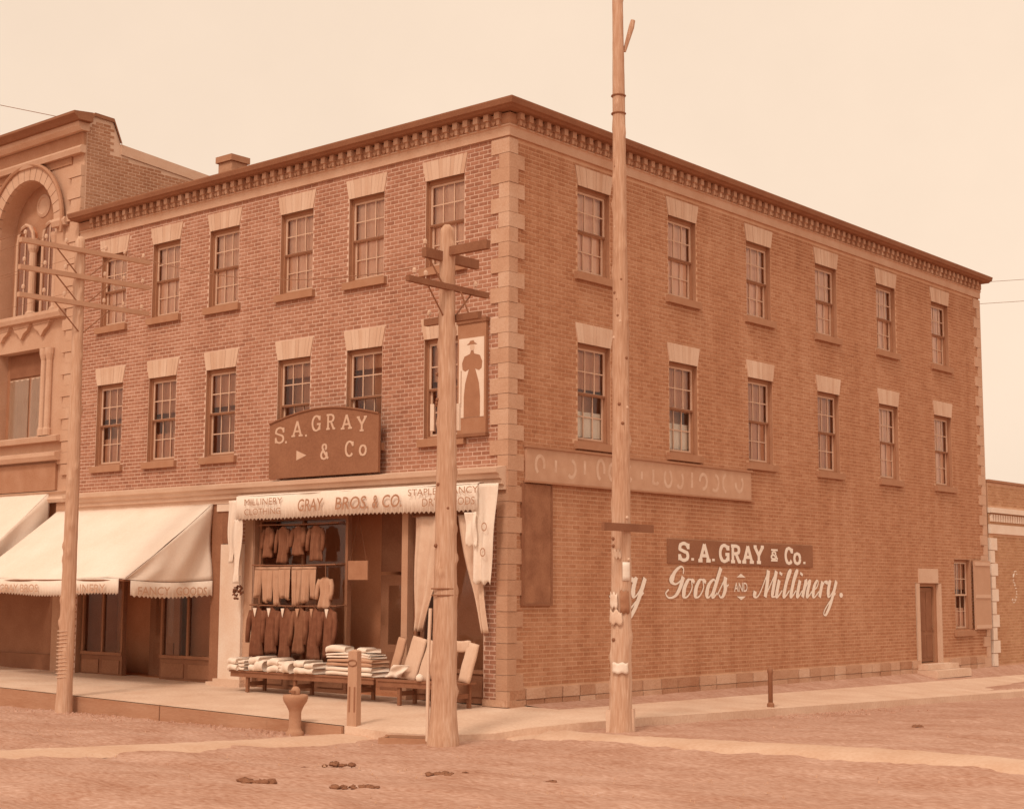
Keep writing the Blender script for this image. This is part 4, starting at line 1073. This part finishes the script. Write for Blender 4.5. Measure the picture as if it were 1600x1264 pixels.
# paper notices nailed to the tall pole
def notice(z, h, a0, a1, tone, label, torn=0.):
    r_ = .188-.0075*z
    me = MB().grid(lambda s_, t_: ((r_+.006+.01*torn*math.sin(s_*7+t_*5))*math.cos(a0+(a1-a0)*s_), (r_+.006)*math.sin(a0+(a1-a0)*s_), h*t_+torn*.03*math.sin(s_*13)), 10, 4)
    o = me.build('paper_notice', mat('paper_%d' % int(tone*100), tone, .08, 9, fine=.06), None, (2.98+.02, -.68, -.2+z), smooth=True, solid=.003)
    tag(o, label, 'notice', 'notices on the tall pole')
cam_a = math.atan2(-20.3, 15.0)
notice(2.42, .30, cam_a+.25, cam_a+1.15, .93, 'white paper notice at the height of the script lettering on the tall pole')
notice(2.78, .13, cam_a-.55, cam_a+.1, .72, 'small pale scrap pinned highest on the tall pole', 1)
notice(1.98, .24, cam_a-1.1, cam_a-.25, .80, 'torn pale notice on the left side of the tall pole', 1)
notice(1.72, .22, cam_a-1.2, cam_a+.2, .70, 'ragged weathered notice low on the tall pole', 1)
notice(1.90, .36, cam_a+.0, cam_a+1.0, .26, 'dark square notice below the white one on the tall pole', .5)
notice(.94, .17, cam_a-.75, cam_a+.75, .86, 'lowest white notice on the tall pole', .4)

# ------------------------------------------------------------------ wires
def wire(a, b, sag, label, r_=.007):
    a, b = Vector(a), Vector(b); n = 24
    pts = [a.lerp(b, i/n)-Vector((0, 0, 4*sag*(i/n)*(1-i/n))) for i in range(n+1)]
    tag(MB().tube(pts, r_, 4).build('overhead_wire', IRON), label, 'wire', 'overhead wires')
wire((-7.55, -5.28, 8.76), (-48, -5.4, 9.6), .5, 'wire running left from the top crossarm of the slim pole')
wire((-7.55, -3.03, 7.72), (-48, -3.1, 8.2), .5, 'wire running left from the lowest crossarm of the slim pole')
wire((-7.55, -3.03, 8.76), (1.85, -4.43, 6.95), .35, 'wire from the slim pole to the thick corner pole')
wire((2.98, -.68, 10.62), (.38, 2.7, 11.0), .03, 'wire from the bands of the tall pole down to the roof corner', .005)
for k_, (y_, z_) in enumerate(((-4.83, 8.76), (-3.48, 8.76), (-4.83, 8.24), (-3.03, 8.24))):
    wire((-7.55, y_, z_), (-48, y_-.3, z_+.7), .6, ('outer', 'inner', 'front', 'back')[k_]+' thin wire running left from the %s crossarm of the slim pole' % ('top' if k_ < 2 else 'middle'), .004)
wire((-6, 25, 12.1), (30, 31, 12.4), .5, 'upper wire in the sky right of the roof')
wire((-6, 24, 11.2), (30, 30, 11.4), .4, 'lower wire in the sky right of the roof')
wire((-14.4, -.3, 13.6), (-60, -20, 28), .3, 'wire rising left from the neighbouring parapet', .008)

# ------------------------------------------------------------------ street furniture
hy = MB().lathe([(.17, -.1), (.17, .05), (.135, .07), (.12, .12), (.115, .36), (.13, .40), (.17, .47), (.225, .54), (.24, .60), (.235, .64), (.19, .65), (.15, .62)], (0, 0, 0), 20)
hyd = hy.build('drinking_fountain', mat('old_iron_paint', .34, .05, 5), None, (-1.20, -3.90, -.29), smooth=True); hyd.scale = (.86, .86, 1.0)
tag(hyd, 'short iron pedestal with flared bowl standing at the timber kerb', 'fountain')
MB().lathe([(.06, .60), (.085, .66), (.085, .73), (.05, .77), (0, .78)], (0, 0, 0), 14).build('bowl_cap', MATS['old_iron_paint'], hyd, smooth=True)
MB().box(-.075, .075, -.10, -.07, .68, .715).build('cap_slot', IRON, hyd)
hp = MB()
hp.add([(x*(.085-.003*k), y*(.085-.003*k), z) for k, z in enumerate((-.25, .55, 1.18)) for x, y in ((-1, -1), (1, -1), (1, 1), (-1, 1))], [(i, (i+1) % 4, (i+1) % 4+4, i+4) for i in range(4)]+[(i+4, (i+1) % 4+4, (i+1) % 4+8, i+8) for i in range(4)])
hp.add([(-.08, -.08, 1.18), (.08, -.08, 1.18), (.08, .08, 1.18), (-.08, .08, 1.18), (0, 0, 1.215)], [(0, 1, 4), (1, 2, 4), (2, 3, 4), (3, 0, 4)])
hpo = hp.build('hitching_post', mat('post_wood', .42, .06, 3, stretch=(3, 3, .4), bump=.4), None, (-.22, -3.52, -.11), .35)
tag(hpo, 'square wooden hitching post at the kerb in front of the blanket pile', 'post')
for s_ in (-1, 1): MB().box(s_*.045-.013, s_*.045+.013, -.088, -.083, .22, .62).build('slot', IRON, hpo)
MB().tube([(.08*math.cos(a*.785), -.09, 1.0+.05*math.sin(a*.785)) for a in range(9)], .009, 5).build('tie_ring', IRON, hpo)
sp = MB().lathe([(.045, -.2), (.045, .62), (.055, .64), (.055, .70), (.03, .74), (0, .75)], (0, 0, 0), 10).build('hitching_post', IRON, None, (2.38, 5.0, -.13), smooth=True)
tag(sp, 'thin iron post standing by the side wall walkway', 'post')
MB().lathe([(.07, -.02), (.07, .05), (.045, .08)], (0, 0, 0), 10).build('post_base', IRON, sp)
# open drain beside the thick pole
dn = MB().box(-.42, .42, -.20, -.15, -.30, .035).box(-.42, .42, .12, .17, -.30, .05).box(-.42, -.36, -.15, .12, -.30, .03).box(.36, .42, -.15, .12, -.30, .03)
dno = dn.build('drain_box', KERB, None, (1.10, -3.62, -.235), .45); tag(dno, 'small timber lined drain opening in the dirt left of the thick pole', 'drain')
MB().box(-.358, .358, -.148, .118, -.06, .012).build('drain_shadow_board', mat('drain_hole_shade', .02, .02, 4, col_mul=(.5, .4, .4)), dno)  # near-black sheet painted to stand for the shade inside the drain
# droppings and stones on the street
DUNG = mat('dung', .10, .05, 8, bump=.5)
def clump(x, y, n, spread, r_, label, elong=1.):
    rnd = random.Random(int(x*100+y*10))
    root = empty('dropping_heap', (x, y, street_z(x, y)-.01), YAW); tag(root, label, 'dung', 'droppings on the street')
    for k in range(n):
        cx_, cy_ = rnd.gauss(0, spread*elong), rnd.gauss(0, spread)
        rr = r_*rnd.uniform(.5, 1.2); nn, mm = 9, 6; o = []
        for j in range(mm):
            ph = math.pi*j/(mm-1)-math.pi/2
            for i in range(nn):
                a = 2*math.pi*i/nn; q = rr*(1+.7*noise.noise((cx_*9+math.cos(a)*1.3, cy_*9+math.sin(a)*1.3, ph*1.2)))
                o.append((q*1.35*math.cos(a)*math.cos(ph), q*math.sin(a)*math.cos(ph), rr*.2+q*math.sin(ph)*.55))
        MB().add(o, [(j*nn+i, j*nn+(i+1) % nn, (j+1)*nn+(i+1) % nn, (j+1)*nn+i) for j in range(mm-1) for i in range(nn)]).build('dropping', DUNG, root, (cx_, cy_, 0), rnd.uniform(0, 3), smooth=True)
clump(2.94, -6.92, 9, .055, .05, 'row of small dark droppings in the middle of the dirt street', 5)
clump(4.23, -9.29, 10, .07, .06, 'dark dropping heap nearest the lower left of the street', 1.6)
clump(4.73, -6.76, 10, .06, .055, 'dark dropping heap straight in front of the thick pole', 2)
clump(5.23, -8.78, 12, .05, .045, 'flat dark dropping heap at the bottom of the picture', 3)
clump(6.11, -6.50, 6, .06, .055, 'small pair of droppings in front of the corner quoins', 2.4)
clump(3.15, -7.74, 6, .04, .035, 'thin trail of droppings left of the middle of the street', 3)
clump(6.09, 3.65, 3, .03, .06, 'single dark dropping on the side street right of the script sign', 1.3)
STN = mat('street_stone', .50, .06, 6)
rnd = random.Random(3); sg_ = MB()
for k in range(1500):
    x, y = rnd.uniform(-9, 14), rnd.uniform(-12, 6)
    if (y > -3.9 and x < 2.8) : continue
    r_ = rnd.uniform(.006, .022)*(1 if rnd.random() < .96 else 1.8); z = street_z(x, y)
    a = rnd.uniform(0, 3)
    sg_.add([(x+r_*math.cos(a+i*2.09), y+r_*math.sin(a+i*2.09), z-.02) for i in range(3)]+[(x, y, z+r_*.8)], [(0, 1, 3), (1, 2, 3), (2, 0, 3)])
tag(sg_.build('street_gravel', STN), 'scattered grit and small stones over the dirt street', None, kind='stuff')
# rubble along the gutter under the kerb and on the side street
rub = MB()
for k in range(260):
    if k < 170: x, y = rnd.uniform(-9, -1), -3.78-abs(rnd.gauss(0, .28))
    else: x, y = 2.75+abs(rnd.gauss(0, .35)), rnd.uniform(4.5, 9)
    r_ = rnd.uniform(.02, .055); z = street_z(x, y); a = rnd.uniform(0, 3)
    rub.add([(x+r_*math.cos(a+i*1.2566)*rnd.uniform(.7, 1.2), y+r_*math.sin(a+i*1.2566)*rnd.uniform(.7, 1.2), z-.02) for i in range(5)]+[(x+r_*.3*math.cos(a+i*1.2566), y+r_*.3*math.sin(a+i*1.2566), z+r_*.7) for i in range(5)],
            [(i, (i+1) % 5, (i+1) % 5+5, i+5) for i in range(5)]+[(5, 6, 7, 8, 9)])
tag(rub.build('gutter_rubble', DIRT), 'loose rubble and clods along the gutter', None, kind='stuff')

# ------------------------------------------------------------------ neighbouring building on the left
nb = empty('ornate_building', (-13.64, 0, 0)); tag(nb, 'taller ornate building with round arched window at the left edge', 'building')
NX = -13.64
def nbo(mb, name, material, parent=nb, **k):
    mb.v = [(x-NX, y, z) for x, y, z in mb.v]
    return mb.build(name, material, parent, **k)
BR_N = mat('neighbour_brick', .28, .02, 1.2, island=.05, stain=.06, fine=.03)
# front wall with a big round arch recess
CX, SPZ, RI = -16.0, 11.02, 1.28
prof = [(CX-RI, 8.75), (CX-RI, SPZ)]+[(CX+RI*math.cos(R(180-180*i/24)), SPZ+RI*math.sin(R(180-180*i/24))) for i in range(1, 24)]+[(CX+RI, SPZ), (CX+RI, 8.75)]
fw_ = MB()
fw_.box(-20.5, CX-RI, .0, .5, 8.75, 13.2).box(CX+RI, NX-.004, .0, .5, 8.75, 13.2)
ar = prof[1:-1]
fw_.add([(x, 0, z) for x, z in ar]+[(x, 0, 13.2) for x, z in ar]+[(x, .42, z) for x, z in ar], [(i, i+1, len(ar)+i+1, len(ar)+i) for i in range(len(ar)-1)]+[(i, i+1, 2*len(ar)+i+1, 2*len(ar)+i) for i in range(len(ar)-1)])
fw_.box(-20.5, NX-.004, .0, .5, 4.2, 5.75).box(-20.5, -17.15, .0, .5, 5.75, 8.75).box(-15.02, NX-.004, .0, .5, 5.75, 8.75).box(-17.15, -15.02, .0, .5, 7.95, 8.75)
nbo(fw_, 'front_wall', LIME)
nbo(MB().box(-20.5, -13.75, .42, .5, 5.75, 13.1), 'recess_back', mat('recess_brick', .30, .06, 3, stain=.06))
nbo(MB().box(-20.5, -13.70, .9, 14, -.3, 12.7), 'body', BR_N)
# side wall above the lower roof, in brick, with parapet
swp = [(.04, 4.2), (.04, 13.35), (.22, 13.60), (.78, 13.58), (1.03, 13.02), (14, 12.0), (14, 4.2)]
sv = MB().add([(NX, y, z) for y, z in swp]+[(NX-.3, y, z) for y, z in swp], [tuple(range(7)), tuple(range(13, 6, -1))]+[(i, (i+1) % 7, (i+1) % 7+7, i+7) for i in range(7)])
nbo(sv, 'side_wall', mat('neighbour_mortar', .66, .04, 3))
def top_at(u):
    return 13.30+.2*min(1, u/.22) if u < .86 else 12.74-(u-1.03)*.0787
bl2 = [q for q in lay_bricks(.05, 9., 10.6, 13.6, lambda z: []) if q[3] < min(top_at(q[0]), top_at(q[1]))]
bo = bricks_mb(bl2).build('brickwork', BR_N, nb, (.0, 0, 0), rz=RZ); bo['kind'] = 'stuff'
nbo(MB().add([(NX+.03, 1.03, 13.05), (NX+.03, 14, 12.03), (NX+.03, 14, 11.78), (NX+.03, 1.03, 12.79), (NX-.33, 1.03, 13.05), (NX-.33, 14, 12.03), (NX-.33, 14, 11.78), (NX-.33, 1.03, 12.79)], [(0, 1, 2, 3), (0, 4, 5, 1), (0, 3, 7, 4), (4, 7, 6, 5)]), 'coping', mat('coping_stone', .62, .05, 3))
nbo(MB().add([(NX+.05, y, z+.07) for y, z in swp[1:5]]+[(NX-.35, y, z+.07) for y, z in swp[1:5]]+[(NX+.05, y, z-.02) for y, z in swp[1:5]], [(i, i+1, i+5, i+4) for i in range(3)]+[(i, i+1, i+9, i+8) for i in range(3)]), 'parapet_cap', CORN)
def nrun(prof, name, material, x0=-20.5, x1=NX-.0, parent=nb):
    n = len(prof); mb = MB().add([(x0, -d, z) for d, z in prof]+[(x1, -d, z) for d, z in prof], [(i, (i+1) % n, (i+1) % n+n, i+n) for i in range(n)]+[tuple(range(n)), tuple(range(n, 2*n))[::-1]])
    return nbo(mb, name, material, parent)
mat('neighbour_trim', .55, .05, 2, stain=.03)
nrun([(0, 13.32), (.40, 13.32), (.46, 13.38), (.54, 13.44), (.54, 13.50), (0, 13.56)], 'cornice', CORN, x1=NX+.30)
nrun([(0, 13.12), (.22, 13.12), (.30, 13.22), (.32, 13.315), (0, 13.315)], 'cornice_moulding', MATS['neighbour_trim'], x1=NX+.16)
nrun([(0, 12.80), (.07, 12.80), (.10, 13.11), (0, 13.11)], 'cornice_frieze_and_shade', mat('neighbour_frieze_and_shade', .30, .05, 2), x1=NX+.04)
nrun([(0, 12.60), (.15, 12.60), (.19, 12.72), (.12, 12.795), (0, 12.795)], 'cornice_moulding', MATS['neighbour_trim'], x1=NX+.05)
nrun([(0, 12.42), (.03, 12.42), (.05, 12.595), (0, 12.595)], 'cornice_frieze_and_shade', MATS['neighbour_frieze_and_shade'], x1=NX-.50)  # lower dark band painted in for the shadow under the moulding
TRM = MATS['neighbour_trim']
# arch ring, voussoir by voussoir, and hood
nv = 17
for i in range(nv):
    a0, a1 = R(180-180*i/nv-.4), R(180-180*(i+1)/nv+.4)
    q = [(CX+r_*math.cos(a), SPZ+r_*math.sin(a)) for r_, a in ((RI, a0), (RI+.33, a0), (RI+.33, a1), (RI, a1))]
    nbo(MB().prism(q, -.10, .02), 'voussoir', TRM)
hood = [(CX+(RI+.38)*math.cos(R(190-200*i/30)), -.12, SPZ+(RI+.38)*math.sin(R(190-200*i/30))) for i in range(31)]
nbo(MB().tube(hood, .055, 6), 'hood_mould', mat('neighbour_hood', .34, .05, 3))
# pilaster with blocks at the right end
for k in range(32):
    z = 4.75+k*.27
    if z > 12.25: break
    w_ = .55 if k % 2 else .42
    nbo(MB().box(NX-w_, NX-.0, -.07-.02*(k % 2), .02, z, z+.262), 'pilaster_block', LIME)
nrun([(0, SPZ-.12), (.12, SPZ-.12), (.16, SPZ), (.12, SPZ+.08), (0, SPZ+.08)], 'impost_band', TRM, x0=CX+RI-.05, x1=NX-.56)
# paired lights in the arch
for cxx, w_, top in ((CX-.55, .36, 10.85), (CX+.55, .30, 10.85)):
    pts = [(cxx-w_, 8.95), (cxx-w_, top)]+[(cxx+w_*math.cos(R(180-30*i)), top+w_*1.25*math.sin(R(180-30*i))) for i in range(1, 6)]+[(cxx+w_, top), (cxx+w_, 8.95)]
    wv = nbo(MB().prism(pts, .30, .418), 'arched_window', DARK)
    rim_ = [(x, .285, z) for x, z in pts]
    nbo(MB().tube(rim_, .05, 6), 'window_surround', TRM, parent=nb)
    g_ = MB().add([(x-NX, .292, z) for x, z in pts], [tuple(range(len(pts)))[::-1]]); g_.build('pane', GLASS, wv)
    MB().box(cxx-.02-NX, cxx+.02-NX, .272, .29, 8.95, top+.3).build('glazing_bar', SASH, wv)
for x, w_ in ((CX-.08, .14), (CX+1.0, .16)):
    nbo(MB().lathe([(w_, 8.8), (w_, 8.95), (w_*.7, 9.0), (w_*.66, 10.5), (w_*.95, 10.6), (w_*1.1, 10.78), (w_*1.1, 10.86)], (x, .22, 0), 12), 'colonnette', TRM, smooth=False)
nbo(MB().lathe([(.30, -.03), (.30, .0), (.22, .03), (.20, .0)], (0, 0, 0), 16), 'blind_roundel', TRM).matrix_local = Matrix.Translation((CX-.0-NX+.0, .40, 11.75)) @ Matrix.Rotation(R(90), 4, 'X') @ Matrix.Translation((NX, 0, 0))
# sill with shaped apron, band, upper shop-floor window
nrun([(0, 8.62), (.20, 8.62), (.24, 8.72), (.24, 8.80), (0, 8.84)], 'sill_band', TRM, x1=NX-.50)
for x in (CX-.9, CX, CX+.9):
    nbo(MB().prism([(x-.4, 8.62), (x+.4, 8.62), (x+.28, 8.44), (x+.12, 8.36), (x, 8.22), (x-.12, 8.36), (x-.28, 8.44)], -.10, .02), 'apron', LIME)
wl = nbo(MB().box(-17.15, -15.02, .30, .41, 5.75, 7.95), 'window', FRAME)
nbo(MB().box(-17.0, -15.15, .27, .298, 7.35, 7.9), 'transom_panel', DARKW)
for x0, x1 in ((-16.98, -16.12), (-16.02, -15.2)):
    nbo(MB().grid(lambda s_, t_: (x0+(x1-x0)*s_, .28+.012*math.sin(s_*22), 5.8+1.5*t_), 24, 2), 'blind', mat('neighbour_blind', .72, .04, 3), smooth=True)
    MB().add([(x0-NX, .262, 5.8), (x1-NX, .262, 5.8), (x1-NX, .262, 7.3), (x0-NX, .262, 7.3)], [(0, 1, 2, 3)]).build('pane', GLASS, wl)
for x in (-14.95, -14.72): nbo(MB().lathe([(.11, 5.75), (.11, 5.9), (.085, 5.95), (.08, 7.6), (.12, 7.75), (.13, 7.9)], (x, -.05, 0), 12), 'colonnette', TRM)
nrun([(0, 5.58), (.18, 5.58), (.22, 5.70), (0, 5.76)], 'window_sill', TRM, x1=NX-.46)
nrun([(0, 5.12), (.20, 5.12), (.26, 5.22), (.26, 5.30), (0, 5.36)], 'string_course', TRM, x1=NX-.40)
nrun([(0, 4.40), (.07, 4.40), (.07, 5.06), (0, 5.06)], 'fascia_board', mat('neighbour_fascia', .30, .06, 2), x1=NX-.62)
nrun([(0, 4.10), (.12, 4.10), (.16, 4.18), (.10, 4.24), (.10, 4.30), (.18, 4.36), (0, 4.39)], 'shop_cornice', TRIM, x1=NX-.0)
nbo(MB().box(-20.5, -14.2, .10, .16, .5, 4.1), 'shop_glass_back', PANEL); nbo(MB().box(-20.5, -14.2, .02, .16, -.1, .5), 'stall_riser', DARKW)
nbo(MB().box(-14.2, NX, -.05, .5, -.1, 4.1), 'shop_pier', mat('shop_pier', .42, .05, 2))

# ------------------------------------------------------------------ low building on the right
rb = empty('low_brick_building', (0, 21.0, 0)); tag(rb, 'low brick building with pale quoins and frieze at the right edge', 'building')
RY = 20.98; XO = -.02
BR_R = mat('low_brick', .36, .02, 1.2, island=.06, stain=.05, fine=.03, col_mul=(1.02, 1, .88))
def rbo(mb, name, material, parent=rb, kind=None):
    o = mb.build(name, material, parent); o.location = (0, -21.0, 0); o.rotation_euler = (0, 0, RZ)
    if kind: o['kind'] = kind
    return o
rbo(MB().box(RY, 34, .0, 12, -.4, 5.18), 'wall', MORTAR_S)
def rblk(z):
    iv = []
    if z < 3.70: iv.append((RY-.1, RY+(.44 if int(z/.36) % 2 else .26)))
    return iv
rbo(bricks_mb(lay_bricks(RY, 29, .05, 3.72, rblk)+lay_bricks(RY, 29, 4.52, 5.12, lambda z: [])), 'brickwork', BR_R, kind='stuff')
for k in range(10):
    z = k*.36; w_ = .44 if k % 2 else .26
    rbo(MB().box(RY-.02, RY+w_-.008, -.04, .05, z+.012, min(z+.352, 3.69)), 'quoin_block', mat('pale_quoin', .84, .04, 3, stain=.03))
PQ = MATS['pale_quoin']
rbo(MB().box(RY-.02, 34, -.05, .02, 3.72, 3.98), 'frieze', PQ)
rbo(MB().box(RY-.02, 34, -.02, .02, 3.985, 4.30), 'corbel_course', BR_R)
for i in range(30): rbo(MB().box(RY+.02+i*.17, RY+.11+i*.17, -.075, -.021, 4.06, 4.26), 'dentil', PQ)
rbo(MB().box(RY-.04, 34, -.12, .02, 4.305, 4.45), 'cornice', PQ)
rbo(MB().box(RY-.03, 34, -.05, .3, 5.185, 5.25), 'parapet_cap', SILL)
lt = ribbon([[(22.42, 1.86), (22.55, 1.80), (22.72, 1.92), (22.76, 2.1), (22.62, 2.3), (22.55, 2.5), (22.68, 2.66), (22.85, 2.6)]], lambda t: .09)
lo_ = lt.build('painted_letter', PAINT_W, None, (.005, 0, 0), RZ); tag(lo_, 'white painted letter on the low brick wall at the right edge', 'lettering')
